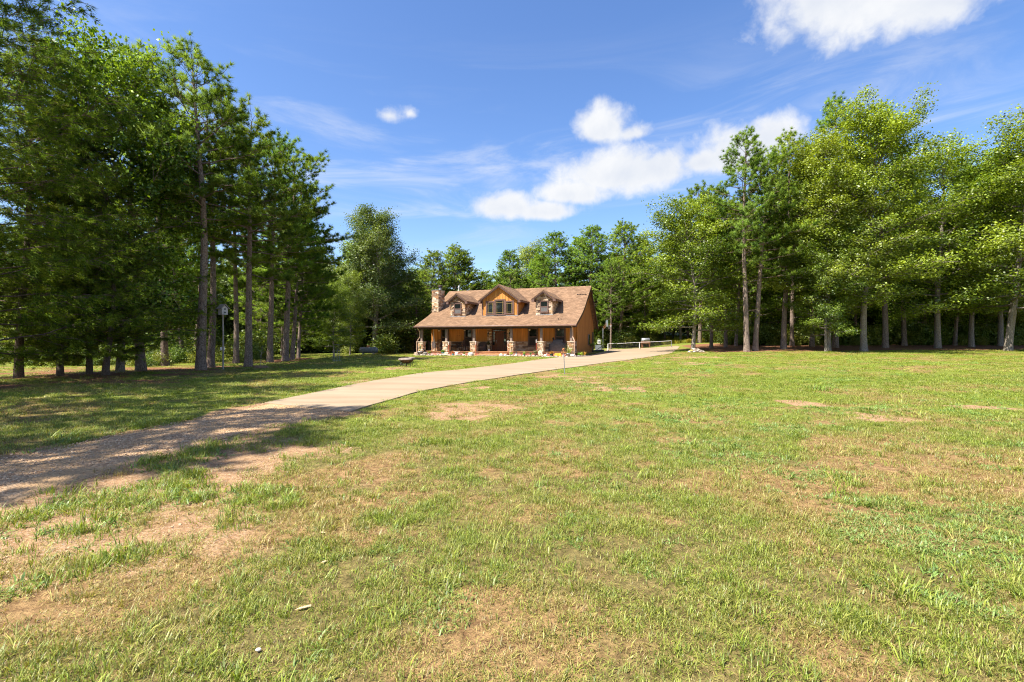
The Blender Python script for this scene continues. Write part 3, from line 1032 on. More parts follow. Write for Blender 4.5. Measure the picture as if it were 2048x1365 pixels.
for (c_, hw_, z0, z1) in ((7.62 - 1.0, 0.36, 3.68, 4.84), (7.62, 0.45, 3.62, 5.00), (7.62 + 1.0, 0.36, 3.68, 4.84)):
    window(d, c_ - hw_, c_ + hw_, z0, z1, DV - 0.025, None, None, 0.12, 'window', True)

# --- chimney
mb = MB()
CX0, CX1, CY0, CY1 = -0.58, 0.20, 3.2, 4.5
mb.box(CX0, CX1, CY0, CY1, -0.4, 6.42, 0.5)
stones(mb, (CX0, CY0, 3.2), (1, 0, 0), (0, 0, 1), (0, -1, 0), CX1 - CX0, 3.22, 71, None, (0.10, 0.17), (0.18, 0.42))
stones(mb, (CX1, CY0, 3.2), (0, 1, 0), (0, 0, 1), (1, 0, 0), CY1 - CY0, 3.22, 72, None, (0.10, 0.17), (0.18, 0.45))
stones(mb, (CX0, CY1, -0.4), (0, -1, 0), (0, 0, 1), (-1, 0, 0), CY1 - CY0, 6.82, 73, None, (0.10, 0.17), (0.18, 0.45))
ch = mb.build('chimney', M_STONE, house)
mb = MB()
mb.box(CX0 - 0.06, CX1 + 0.06, CY0 - 0.06, CY1 + 0.06, 6.42, 6.47)
mb.build('chimney_cap', M_STEEL, ch)
mb = MB()
mb.lathe([(0.14, 6.47), (0.14, 6.80)], 12, ((CX0 + CX1) / 2 + 0.2, 3.9, 0))
mb.build('flue', M_STEEL, ch, True)
mb = MB()
mb.lathe([(0.15, 6.80), (0.22, 6.82), (0.22, 6.95), (0.12, 7.02), (0.02, 7.04)], 12, ((CX0 + CX1) / 2 + 0.2, 3.9, 0))
mb.build('flue_cap', M_DARK, ch)

# ------------------------------------------------------------------ tree growing (arrays)
def unit(a):
    return a / np.maximum(1e-9, np.linalg.norm(a, axis=-1, keepdims=True))

def tube_arrays(paths, sides):
    V, F, b = [], [], 0
    k = np.arange(sides) / sides * 2 * np.pi
    for pts, rad in paths:
        pts = np.asarray(pts, float)
        n = len(pts)
        t = unit(np.gradient(pts, axis=0))
        ref = np.where(np.abs(t[:, 2:3]) < 0.9, np.array([[0, 0, 1.0]]), np.array([[1.0, 0, 0]]))
        a = unit(np.cross(t, ref))
        c = np.cross(t, a)
        ring = pts[:, None] + (a[:, None] * np.cos(k)[None, :, None] + c[:, None] * np.sin(k)[None, :, None]) * np.asarray(rad)[:, None, None]
        V.append(ring.reshape(-1, 3))
        i, j = np.meshgrid(np.arange(n - 1), np.arange(sides), indexing='ij')
        j2 = (j + 1) % sides
        F.append(np.stack([b + i * sides + j, b + i * sides + j2, b + (i + 1) * sides + j2, b + (i + 1) * sides + j], -1).reshape(-1, 4))
        b += n * sides
    return np.concatenate(V), np.concatenate(F)

def trunk_path(rg, H, r0, bend=0.25, top=0.06, n=16):
    h = np.linspace(0, 1, n) ** 1.25
    ph = rg.uniform(0, 6.28, 4)
    x = bend * (np.sin(h * 3.1 + ph[0]) - np.sin(ph[0])) + 0.1 * bend * np.sin(h * 11 + ph[1])
    y = bend * (np.sin(h * 2.7 + ph[2]) - np.sin(ph[2])) + 0.1 * bend * np.sin(h * 9 + ph[3])
    P = np.stack([x, y, h * H], 1)
    P[0, 2] = -0.35
    r = r0 * ((1 - h) ** 0.8 * (1 - top) + top)
    r = r * (1 + 0.38 * np.exp(-np.maximum(P[:, 2], 0) / 0.35))
    return P, r

def along(P, z):
    """point on a trunk path at height z"""
    return np.array([np.interp(z, P[:, 2], P[:, 0]), np.interp(z, P[:, 2], P[:, 1]), z])

def limb(base, az, elv, L, curve, rg, n=6, wob=0.05):
    t = np.linspace(0, 1, n)
    d = np.array([math.cos(az) * math.cos(elv), math.sin(az) * math.cos(elv), math.sin(elv)])
    P = base + t[:, None] * L * d + np.array([0, 0, 1.0]) * (L * curve * t ** 2)[:, None]
    P[1:] += rg.normal(0, wob * L, (n - 1, 3)) * t[1:, None]
    return P

def facing(V, F, N):
    """turn every face so that it looks the way its foliage pad looks"""
    fn = np.cross(V[F[:, 1]] - V[F[:, 0]], V[F[:, 2]] - V[F[:, 0]])
    bad = np.einsum('ij,ij->i', fn, N[F[:, 0]]) < 0
    F[bad] = F[bad][:, ::-1]
    return F

def outward(T, zmid):
    q = T * np.array([1, 1, 0.45]) - np.array([0, 0, zmid * 0.45])
    return unit(q) + np.array([0, 0, 0.35])

def needles(rg, T, D, K, L, wdt, spread, zmid=8.0):
    """K narrow triangles round every tuft"""
    n = len(T)
    dirs = unit(D[:, None] * (1 - spread) + unit(rg.normal(size=(n, K, 3))) * spread)
    ln = L * rg.uniform(0.65, 1.1, (n, K, 1))
    base = T[:, None] + rg.normal(0, 0.03, (n, K, 3))
    side = unit(np.cross(dirs, rg.normal(size=(n, K, 3)))) * wdt
    V = np.stack([base - side, base + side, base + dirs * ln], 2)
    N = unit(outward(T, zmid))[:, None, None] * 0.5 + unit(dirs)[:, :, None] * 0.8 + rg.normal(0, 0.25, (n, K, 1, 3))
    N = unit(np.broadcast_to(N, V.shape)).reshape(-1, 3)
    V = V.reshape(-1, 3)
    F = facing(V, np.arange(len(V)).reshape(-1, 3), N)
    tone = np.clip(rg.uniform(0.1, 0.9, (n, 1)) + rg.normal(0, 0.13, (n, K)), 0, 1).ravel()
    return V, F, tone, N

def leaves(rg, T, K, L, wdt, sx, sz, up=0.5, tw=None, zmid=None):
    """K leaf-shaped quads in a flattened cloud round every twig point"""
    n = len(T)
    off = rg.normal(size=(n, K, 3))
    c = T[:, None] + off * np.array([sx, sx, sz])
    az_ = rg.uniform(0, 6.283, (n, K, 1))
    tip = unit(np.concatenate([np.cos(az_), np.sin(az_), rg.normal(-0.25, 0.45, (n, K, 1))], -1))
    nr = unit(rg.normal(size=(n, K, 3)) + np.array([0, 0, up * 2]))
    side = unit(np.cross(tip, nr))
    ln = L * rg.uniform(0.7, 1.2, (n, K, 1))
    V = np.stack([c - tip * ln / 2, c + side * wdt * ln - tip * ln * 0.05, c + tip * ln / 2, c - side * wdt * ln - tip * ln * 0.05], 2)
    F = np.arange(n * K * 4).reshape(-1, 4)
    base = rg.uniform(0.2, 0.8, (n, 1)) if tw is None else tw[:, None]
    tone = np.clip(base + rg.normal(0, 0.18, (n, K)), 0, 1).ravel()
    if zmid is None:
        return V.reshape(-1, 3), F, tone
    own = unit(np.cross(side, tip))
    N = unit(outward(T, zmid))[:, None] * 0.55 + unit(off) * 0.6 + own * np.sign(own[..., 2:3] + 1e-6) * 0.55
    N = unit(np.broadcast_to(N[:, :, None], V.shape)).reshape(-1, 3)
    V = V.reshape(-1, 3)
    return V, facing(V, F, N), tone, N

def gen_pine(seed, H, h0, RR, nl, r0, K=40, dens=0.95, wdt=0.0125, L=0.30, dead=7, taper=0.75):
    rg = np.random.default_rng(seed)
    P, r = trunk_path(rg, H, r0, 0.3)
    paths, T, D = [(P, r)], [], []
    for i in range(nl):
        u = (i + rg.uniform(0, 1)) / nl
        z = H * (h0 + (0.985 - h0) * u ** 0.9)
        prof = (0.62 + 0.55 * math.sin(min(1, u * 2.2) * 1.57)) * (1 - u) ** taper + 0.10
        Ln = RR * prof * rg.uniform(0.55, 1.18)
        azm = i * 2.399 + rg.uniform(-0.5, 0.5)
        elv = R(-6 + 52 * u ** 1.2 + rg.uniform(-12, 12))
        B = limb(along(P, z), azm, elv, Ln, 0.16 - 0.1 * u, rg, 6, 0.03)
        rb = max(0.012, 0.11 * r0 / 0.22 * prof * 0.5)
        paths.append((B, np.linspace(rb, 0.006, 6)))
        ntw = max(3, int((3 + Ln * 3.0) * dens))
        for k in range(ntw):
            t = 0.30 + 0.70 * (k + rg.uniform(0.2, 1)) / ntw
            b = np.array([np.interp(t, np.linspace(0, 1, 6), B[:, q]) for q in range(3)])
            if t > 0.93:
                a2 = azm + rg.uniform(-0.25, 0.25)
            else:
                a2 = azm + (1 if k % 2 else -1) * rg.uniform(0.45, 1.25)
            l2 = Ln * 0.30 * (1.25 - t) + rg.uniform(0.25, 0.55)
            C = limb(b, a2, elv * 0.5 + R(rg.uniform(-8, 28)), l2, 0.2, rg, 4, 0.04)
            paths.append((C, np.linspace(0.014, 0.004, 4)))
            m = max(2, int(l2 / 0.24 + 0.5))
            tt = np.linspace(0.5, 1.0, m)
            pts = np.stack([np.interp(tt, np.linspace(0, 1, 4), C[:, q]) for q in range(3)], 1)
            T.append(pts + rg.normal(0, 0.05, pts.shape))
            dd = unit(C[-1] - C[0] + np.array([0, 0, 0.35 * l2]))
            D.append(np.repeat(dd[None], m, 0))
    for i in range(dead):
        z = H * rg.uniform(min(0.16, 0.6 * h0), h0)
        B = limb(along(P, z), rg.uniform(0, 6.28), R(rg.uniform(-5, 25)), rg.uniform(0.5, 1.5), 0.05, rg, 4, 0.05)
        paths.append((B, np.linspace(0.028, 0.006, 4)))
    T, D = np.concatenate(T), np.concatenate(D)
    V, F, tone, N = needles(rg, T, D, K, L, wdt, 0.55, H * (0.45 + h0 * 0.4))
    tv, tf = tube_arrays(paths[:1], 12)
    bv, bf = tube_arrays(paths[1:], 4)
    tv2, tf2 = np.concatenate([tv, bv]), np.concatenate([tf, bf + len(tv)])
    return make_mesh('trunk', tv2, None, tf2, None, True), make_mesh('crown', V, F, None, tone, normals=N)

def gen_broad(seed, H, h0, RR, nl, r0, K=13, L=0.18, shape='oval', wdt=0.34, sz=0.16, sx=0.30, dens=1.0, rise=(0, 60), bare=0.0):
    rg = np.random.default_rng(seed)
    P, r = trunk_path(rg, H * 0.94, r0, 0.45, 0.05)
    paths, T, W = [(P, r)], [], []
    for i in range(nl):
        u = (i + rg.uniform(0, 1)) / nl
        z = H * (h0 + (0.93 - h0) * u)
        if shape == 'oval':
            prof = math.sqrt(max(0.03, 1 - (2 * u - 0.84) ** 2 / 1.85))
        elif shape == 'cone':
            prof = (1 - u) ** 0.72 + 0.12
        else:
            prof = math.sqrt(max(0.05, 1 - (2 * u - 0.35) ** 2 / 2.9))
        Ln = RR * prof * rg.uniform(0.5, 1.22)
        azm = i * 2.399 + rg.uniform(-0.6, 0.6)
        elv = R(rise[0] + (rise[1] - rise[0]) * u + rg.uniform(-20, 20))
        if u < 0.3:
            elv = max(elv, R(-3))
        B = limb(along(P, min(z, H * 0.93)), azm, elv, Ln, 0.02, rg, 6, 0.04)
        rb = max(0.022, 0.42 * r0 * (1 - 0.7 * u))
        paths.append((B, np.linspace(rb, 0.010, 6)))
        nb = max(3, int((2.5 + Ln * 2.3) * dens))
        limb_tone = rg.uniform(0.25, 0.75)
        for k in range(nb):
            t = 0.22 + 0.78 * (k + rg.uniform(0.2, 1)) / nb
            b = np.array([np.interp(t, np.linspace(0, 1, 6), B[:, q]) for q in range(3)])
            a2 = azm + (rg.uniform(-0.3, 0.3) if t > 0.93 else (1 if k % 2 else -1) * rg.uniform(0.4, 1.3))
            l2 = Ln * 0.38 * (1.3 - t) + rg.uniform(0.3, 0.7)
            C = limb(b, a2, elv * 0.4 + R(rg.uniform(-26 if u > 0.3 else -8, 34)), l2, -0.04, rg, 4, 0.06)
            paths.append((C, np.linspace(0.018, 0.005, 4)))
            if rg.random() < bare:
                continue
            m = max(2, int(l2 / 0.30 + 1))
            tt = rg.uniform(0.25, 1.05, m)
            pts = np.stack([np.interp(tt, np.linspace(0, 1, 4), C[:, q]) for q in range(3)], 1)
            pts += rg.normal(0, 0.16, pts.shape) * np.array([1, 1, 0.5])
            T.append(pts)
            W.append(np.clip(limb_tone + rg.normal(0, 0.12, m), 0.05, 0.95))
    T, W = np.concatenate(T), np.concatenate(W)
    V, F, tone, N = leaves(rg, T, K, L, wdt, sx, sz, 0.55, W, H * 0.5)
    tv, tf = tube_arrays(paths[:1], 12)
    bv, bf = tube_arrays(paths[1:], 4)
    return make_mesh('trunk', np.concatenate([tv, bv]), None, np.concatenate([tf, bf + len(tv)]), None, True), make_mesh('crown', V, None, F, tone, normals=N)

def gen_cedar(seed, H, h0, RR, nl, r0, K=15):
    rg = np.random.default_rng(seed)
    P, r = trunk_path(rg, H, r0, 0.25)
    paths, T, D = [(P, r)], [], []
    for i in range(nl):
        u = (i + rg.uniform(0, 1)) / nl
        z = H * (h0 + (0.985 - h0) * u ** 0.95)
        prof = (1 - u) ** 0.62 * (0.72 + 0.38 * math.sin(min(1.0, u * 3.0) * 1.57)) + 0.06
        Ln = RR * prof * rg.uniform(0.65, 1.15)
        azm = i * 2.399 + rg.uniform(-0.5, 0.5)
        elv = R(2 + 45 * u + rg.uniform(-10, 12))
        B = limb(along(P, z), azm, elv, Ln, 0.05, rg, 6, 0.03)
        paths.append((B, np.linspace(max(0.012, 0.2 * r0 * (1 - u)), 0.006, 6)))
        nb = int(4 + Ln * 4.2)
        for k in range(nb):
            t = 0.25 + 0.75 * (k + rg.uniform(0.2, 1)) / nb
            b = np.array([np.interp(t, np.linspace(0, 1, 6), B[:, q]) for q in range(3)])
            a2 = azm + (rg.uniform(-0.3, 0.3) if t > 0.93 else (1 if k % 2 else -1) * rg.uniform(0.4, 1.2))
            l2 = Ln * 0.28 * (1.3 - t) + rg.uniform(0.25, 0.5)
            C = limb(b, a2, elv * 0.4 + R(rg.uniform(-25, 12)), l2, -0.08, rg, 4, 0.05)
            paths.append((C, np.linspace(0.010, 0.004, 4)))
            m = max(3, int(l2 / 0.14))
            tt = rg.uniform(0.1, 1.0, m)
            pts = np.stack([np.interp(tt, np.linspace(0, 1, 4), C[:, q]) for q in range(3)], 1)
            T.append(pts + rg.normal(0, 0.05, pts.shape))
            D.append(np.repeat(unit(C[-1] - C[0] + np.array([0, 0, -0.15]))[None], m, 0))
    T, D = np.concatenate(T), np.concatenate(D)
    V, F, tone, N = needles(rg, T, D, K, 0.17, 0.009, 0.5, H * 0.4)
    tv, tf = tube_arrays(paths[:1], 12)
    bv, bf = tube_arrays(paths[1:], 4)
    return make_mesh('trunk', np.concatenate([tv, bv]), None, np.concatenate([tf, bf + len(tv)]), None, True), make_mesh('crown', V, F, None, tone, normals=N)

def bark_mat(name, a, b, c, sc=5.0):
    if name in MAT:
        return MAT[name]
    m = bpy.data.materials.new(name)
    m.use_nodes = True
    g = NT(m.node_tree)
    out = g.n('ShaderNodeOutputMaterial')
    p = g.n('ShaderNodeBsdfPrincipled')
    g.link(p.outputs[0], out.inputs['Surface'])
    p.inputs['Roughness'].default_value = 0.9
    p.inputs['Specular IOR Level'].default_value = 0.15
    tcn = g.n('ShaderNodeTexCoord')
    mp = g.n('ShaderNodeMapping')
    mp.inputs['Scale'].default_value = (1, 1, 0.28)
    g.link(tcn.outputs['Object'], mp.inputs['Vector'])
    vo = g.n('ShaderNodeTexVoronoi', feature='DISTANCE_TO_EDGE')
    vo.inputs['Scale'].default_value = sc * 4.5
    g.link(mp.outputs[0], vo.inputs['Vector'])
    crack = g.range(vo.outputs['Distance'], 0.0, 0.10)
    n = g.noise(mp.outputs[0], sc * 3, 6, 0.65)
    n2 = g.noise(tcn.outputs['Object'], 0.9, 3, 0.5)
    base = g.mix(g.range(n, 0.3, 0.7), a, b)
    base = g.mix(g.range(n2, 0.5, 0.75), base, c)
    g.link(g.mix(crack, (0.075, 0.055, 0.042), base), p.inputs['Base Color'])
    bp = g.n('ShaderNodeBump')
    bp.inputs['Strength'].default_value = 0.8
    bp.inputs['Distance'].default_value = 0.03
    g.link(g.math('MULTIPLY_ADD', n, 0.4, crack), bp.inputs['Height'])
    g.link(bp.outputs[0], p.inputs['Normal'])
    MAT[name] = m
    return m

BARK_PINE = bark_mat('pine_bark', (0.18, 0.128, 0.098), (0.33, 0.26, 0.21), (0.27, 0.18, 0.12))
BARK_OAK = bark_mat('oak_bark', (0.20, 0.165, 0.13), (0.40, 0.35, 0.29), (0.28, 0.24, 0.19), 7.0)
BARK_CEDAR = bark_mat('cedar_bark', (0.12, 0.085, 0.065), (0.22, 0.165, 0.13), (0.16, 0.10, 0.07), 8.0)
LEAF_PINE = leaf_mat('pine_needles', (0.034, 0.088, 0.008), (0.27, 0.39, 0.038), 0.38, 0.55, 0.012, 0.3, spec=0.10)
LEAF_GUM = leaf_mat('sweetgum_leaves', (0.036, 0.080, 0.007), (0.31, 0.41, 0.040), 0.32, 0.42, 0.014, 0.35, spec=0.22)
LEAF_OAK = leaf_mat('oak_leaves', (0.042, 0.078, 0.016), (0.15, 0.19, 0.045), 0.3, 0.48, 0.014, 0.3, spec=0.18)
LEAF_CEDAR = leaf_mat('cedar_sprays', (0.030, 0.078, 0.008), (0.25, 0.335, 0.036), 0.40, 0.6, 0.014, 0.3, spec=0.08)

KIND = {}
def add_kind(name, meshes, H, bark, leaf):
    t, c = meshes
    t.materials.append(bark)
    c.materials.append(leaf)
    KIND[name] = (t, c, H)
add_kind('pineA', gen_pine(1, 17.0, 0.46, 3.5, 44, 0.23), 17.0, BARK_PINE, LEAF_PINE)
add_kind('pineB', gen_pine(2, 16.0, 0.36, 3.7, 44, 0.22, taper=0.6), 16.0, BARK_PINE, LEAF_PINE)
add_kind('pineC', gen_pine(3, 20.0, 0.42, 3.5, 54, 0.25, taper=0.85), 20.0, BARK_PINE, LEAF_PINE)
add_kind('pineD', gen_pine(4, 16.0, 0.20, 4.0, 72, 0.20, taper=0.62, dead=4), 16.0, BARK_PINE, LEAF_PINE)
add_kind('pineE', gen_pine(5, 16.0, 0.14, 4.0, 112, 0.20, K=34, dens=1.2, L=0.22, wdt=0.013, taper=0.82, dead=3), 16.0, BARK_PINE, LEAF_PINE)
add_kind('gumA', gen_broad(11, 14.0, 0.15, 4.8, 50, 0.20, shape='oval', rise=(-8, 55), L=0.18, K=17, sx=0.32, sz=0.20, dens=0.88), 14.0, BARK_OAK, LEAF_GUM)
add_kind('gumB', gen_broad(12, 23.0, 0.19, 6.4, 64, 0.30, shape='oval', rise=(-10, 64), L=0.20, K=16, sx=0.36, sz=0.24, dens=0.82), 23.0, BARK_OAK, LEAF_GUM)
add_kind('gumC', gen_broad(13, 21.0, 0.19, 5.6, 50, 0.27, shape='oval', rise=(-8, 66), L=0.20, K=16, sx=0.36, sz=0.24, dens=0.82, bare=0.12), 21.0, BARK_OAK, LEAF_GUM)
add_kind('oakA', gen_broad(14, 12.8, 0.17, 4.0, 54, 0.27, shape='oval', rise=(0, 66), L=0.14, K=25, sx=0.28, sz=0.22, dens=1.2), 12.8, BARK_OAK, LEAF_OAK)
add_kind('cedarA', gen_cedar(21, 15.0, 0.06, 3.5, 96, 0.13, 18), 15.0, BARK_CEDAR, LEAF_CEDAR)
add_kind('cedarB', gen_cedar(22, 9.0, 0.08, 2.8, 62, 0.11, 18), 9.0, BARK_CEDAR, LEAF_CEDAR)

PLAIN = {'pine': 'pine_tree', 'gum': 'sweetgum_tree', 'oak': 'oak_tree', 'cedar': 'cedar_tree'}
CAT = {'pine': 'pine tree', 'gum': 'tree', 'oak': 'oak tree', 'cedar': 'cedar tree'}
def place_tree(kind, x, y, H, rz, label, lean=(0, 0), group=None, wide=1.0):
    t, c, H0 = KIND[kind]
    base = kind[:-1]
    e = empty(PLAIN[base], (x, y, tz(x, y) - 0.02), rz)
    s = H / H0
    e.scale = (s * wide, s * wide, s)
    e.rotation_euler = Euler((R(lean[1]), R(lean[0]), 0)).to_matrix().to_4x4().to_euler() if False else (R(lean[1]), R(lean[0]), rz)
    tag(e, label, CAT[base], group)
    link_mesh('trunk', t, None, e)
    link_mesh('crown', c, None, e)
    return e

# ------------------------------------------------------------------ where the trees stand
# (kind, photo column of the trunk, distance, height, turn, label, lean (x,y) degrees, width factor)
TREES = [
    # cedars at the left edge
    ('cedarA', -30, 15.8, 17.6, 2.0, 'tallest dark red cedar at the left edge, top beyond the picture', (0, 0), 1.05),
    ('cedarA', 39, 19.8, 14.5, 1.1, 'dark cedar with the leftmost slim trunk in the tree row', (0, 0), 1.15),
    ('cedarA', 121, 20.8, 12.0, 2.4, 'dark cedar second from the left edge with drooping low boughs', (0, 0), 1.1),
    ('cedarA', 178, 22.0, 12.2, 4.0, 'bushy dark cedar between the slim cedar and the twin cedar trunks', (0, 0), 1.1),
    ('cedarB', 212, 21.0, 8.6, 5.1, 'rounded dark cedar standing just left of the thick pine trunk', (0, 0), 1.2),
    # pines on the left lawn
    ('pineA', 283, 24.3, 15.7, 0.8, 'tall pine with the thickest trunk, rising behind the cedars', (-1, 0), 1.0),
    ('gumA', 240, 23.0, 14.0, 1.6, 'light green broadleaf tree whose top shows between cedar and pines', (0, 0), 0.8),
    ('pineB', 331, 29.4, 14.5, 2.2, 'pine with a bare straight trunk behind the thickest one', (0.5, 0), 1.0),
    ('pineA', 401, 24.8, 16.2, 3.9, 'tallest sunlit pine on the lawn, left of the birdhouse pole', (1.2, 0), 1.05),
    ('pineA', 421, 27.6, 15.6, 5.0, 'pine trunk right behind the tallest sunlit pine', (-0.8, 0), 0.95),
    ('pineB', 495, 27.8, 14.4, 0.2, 'leaning pine on the lawn just right of the birdhouse pole', (2.4, 0), 1.05),
    ('pineC', 471, 32.4, 16.0, 1.4, 'slim dark pine trunk behind the birdhouse', (1, 0), 0.9),
    ('pineD', 367, 34.0, 14.0, 2.8, 'thin pine trunk leaning right, behind the tallest sunlit pine', (3, 0), 0.85),
    ('pineB', 541, 33.5, 15.0, 3.3, 'pine with patchy lit bark between the leaning pine and the wood edge', (0.5, 0), 1.0),
    ('pineB', 571, 35.5, 15.2, 4.4, 'rightmost large pine of the left tree group', (1.8, 0), 1.12),
    ('pineD', 584, 37.5, 13.2, 5.7, 'dark pine trunk close behind the rightmost large left pine', (-0.5, 0), 1.0),
    ('pineD', 597, 40.0, 11.5, 0.6, 'shorter pine at the right end of the left tree group', (0, 0), 1.0),
    ('oakA', 748, 54.0, 15.4, 0.9, 'dark broad oak beside the gas tank, left of the house', (0, 0), 0.98),
    ('gumA', 700, 47.5, 7.5, 2.0, 'small pale green tree left of the gas tank', (0, 0), 0.75),
    ('gumA', 668, 44.0, 6.2, 4.1, 'low leafy tree at the wood edge right of the left pines', (0, 0), 0.8),
    # right-hand tree line
    ('gumA', 1386, 48.5, 13.8, 0.4, 'yellow-green sweetgum with low boughs, left end of the right tree line', (0, 0), 1.05),
    ('pineC', 1494, 46.0, 20.6, 1.9, 'tall pine with a pale straight trunk at the front of the right tree line', (-0.6, 0), 1.05),
    ('pineB', 1511, 47.0, 18.5, 3.1, 'pine trunk right beside the pale straight pine', (-0.4, 0), 1.0),
    ('pineC', 1567, 49.0, 21.8, 4.6, 'pine standing alone between the twin pines and the broadleaf trees', (0.5, 0), 1.0),
    ('gumB', 1657, 46.5, 19.5, 0.0, 'large leafy sweetgum with flared trunk right of the lone pine', (0, 0), 0.98),
    ('gumB', 1728, 46.0, 22.0, 2.1, 'tallest broadleaf tree at the front of the right tree line', (0.5, 0), 1.02),
    ('pineC', 1670, 52.0, 27.0, 5.2, 'tallest pine of the right tree line, top above the broadleaf trees', (0, 0), 0.85),
    ('pineC', 1770, 51.0, 25.5, 0.7, 'thick dark pine trunk right of the tallest broadleaf tree', (0.6, 0), 0.9),
    ('gumC', 1874, 51.0, 20.0, 3.6, 'slim leafy tree with drooping boughs, two trees from the right edge', (0, 0), 1.15),
    ('gumC', 2016, 47.0, 21.5, 5.0, 'gnarled broadleaf tree with pale bare limbs near the right edge', (0, 0), 1.12),
    ('gumB', 1944, 53.0, 19.5, 1.2, 'dense green tree between the slim one and the gnarled one', (0, 0), 1.0),
    ('pineB', 1423, 53.0, 15.0, 2.5, 'dark pine trunk right behind the yellow-green sweetgum', (0, 0), 0.9),
    ('pineC', 1451, 54.0, 17.5, 0.9, 'stout dark pine set back between sweetgum and pale pine', (0, 0), 0.95),
    ('pineD', 1471, 56.0, 16.5, 4.9, 'narrow pine set back just left of the pale pine', (0, 0), 0.9),
    ('pineC', 1585, 56.0, 21.0, 3.3, 'set-back pine with reddish bark right of the lone pine', (0, 0), 0.9),
    ('pineC', 1623, 54.0, 22.0, 5.9, 'thin dark pine trunk left of the large leafy sweetgum', (-0.6, 0), 0.9),
    ('pineC', 1809, 56.0, 22.5, 1.5, 'double-width dark pine trunk in the shade of the right wood', (0, 0), 0.9),
    ('gumA', 1652, 45.2, 10.5, 2.2, 'young bright sweetgum spreading low in front of the pines', (0, 0), 0.85),
    # pines behind the house
    ('pineE', 858, 66.0, 13.4, 0.1, 'pine behind the chimney end of the house', (0, 0), 1.25),
    ('pineE', 905, 69.0, 14.8, 1.3, 'taller of the two pines above the left stone dormer', (0, 0), 1.25),
    ('pineE', 932, 72.0, 14.2, 4.3, 'right-hand pine above the left stone dormer', (0, 0), 1.2),
    ('pineE', 975, 74.0, 11.8, 2.9, 'low pine in the dip of the treetops left of the central gable', (0, 0), 1.25),
    ('pineE', 1026, 71.0, 14.4, 2.6, 'pine behind the ridge right of the central gable', (0, 0), 1.25),
    ('pineE', 1072, 73.0, 14.2, 0.7, 'pine between the central gable and the right dormer', (0, 0), 1.25),
    ('pineE', 1120, 68.0, 16.2, 3.8, 'pine behind the right stone dormer', (0, 0), 1.25),
    ('pineE', 1152, 73.0, 16.5, 5.6, 'pine peeping between the two tallest ones above the ridge end', (0, 0), 1.2),
    ('pineE', 1182, 70.0, 17.2, 5.0, 'tall pine above the right end of the ridge', (0, 0), 1.25),
    ('pineE', 1238, 68.0, 17.4, 0.5, 'tallest pine right of the house, behind the basketball hoop', (0, 0), 1.25),
    ('pineE', 1288, 74.0, 16.4, 1.7, 'pine above the net, between the house pines and the sweetgum', (0, 0), 1.2),
    ('pineB', 1222, 62.5, 11.0, 2.2, 'nearer shaded pine just right of the basketball hoop', (0, 0), 0.9),
    ('pineE', 790, 62.0, 10.5, 3.0, 'low dark pine between the oak and the house', (0, 0), 1.3),
    ('pineE', 838, 58.0, 8.4, 4.2, 'bushy low pine touching the chimney end of the roof', (0, 0), 1.4),
    ('gumA', 1060, 78.0, 15.2, 4.2, 'yellowish broadleaf top between the pines behind the house', (0, 0), 0.8),
]
# trees along the drive to the left of the picture; their shadows fall across the drive and lawn
OFF = [
    ('pineD', -12.4, 2.6, 16.0, 4.4), ('pineA', -12.4, 5.0, 16.0, 2.4), ('pineB', -17.6, 9.6, 18.5, 3.4), ('pineA', -19.5, 13.4, 16.0, 5.4), ('pineB', -21.5, 7.0, 15.5, 1.4), ('cedarA', -19.0, 11.2, 14.5, 0.2), ('cedarA', -22.5, 12.4, 15.5, 2.2), ('pineA', -16.2, 6.6, 17.0, 0.9),
]
TREE_XY = []
for (k, px, d, H, rz, lab, lean, wd) in TREES:
    x, y = at(px, d)
    TREE_XY.append((x, y))
    if k[:4] in ('pine', 'ceda') and y < 48:
        TREE_SPOTS.append((x, y, 1.15 if y < 35 else 1.6))
# deeper rows of the wood: scattered so that they keep off each other and off the clearings
WOOD = []
def scatter_wood(n, box, kinds, hmin, hmax, gap, zone):
    k = tries = 0
    while k < n and tries < 6000:
        tries += 1
        x, y = rnd.uniform(box[0], box[1]), rnd.uniform(box[2], box[3])
        if any((x - a) ** 2 + (y - b) ** 2 < gap * gap for (a, b) in TREE_XY):
            continue
        if zone == 'left' and x > -13.5 - 0.24 * (y - 30) and y < 46:
            continue
        TREE_XY.append((x, y))
        WOOD.append((rnd.choice(kinds), x, y, rnd.uniform(hmin, hmax), rnd.uniform(0, 6.28), zone))
        k += 1
scatter_wood(20, (-64, -15, 36, 62), ('pineA', 'pineB', 'pineD', 'gumA', 'cedarB'), 9, 12.5, 4.2, 'left')
scatter_wood(16, (-42, -9, 58, 84), ('pineB', 'pineD', 'pineD', 'gumA'), 9.5, 13.0, 4.2, 'back')
scatter_wood(46, (24, 84, 54, 86), ('pineB', 'pineC', 'pineD', 'gumA', 'gumB', 'gumC'), 15, 21, 4.0, 'right')
scatter_wood(14, (-4, 30, 76, 100), ('pineB', 'pineD', 'pineD', 'gumA'), 10, 14, 4.6, 'back')

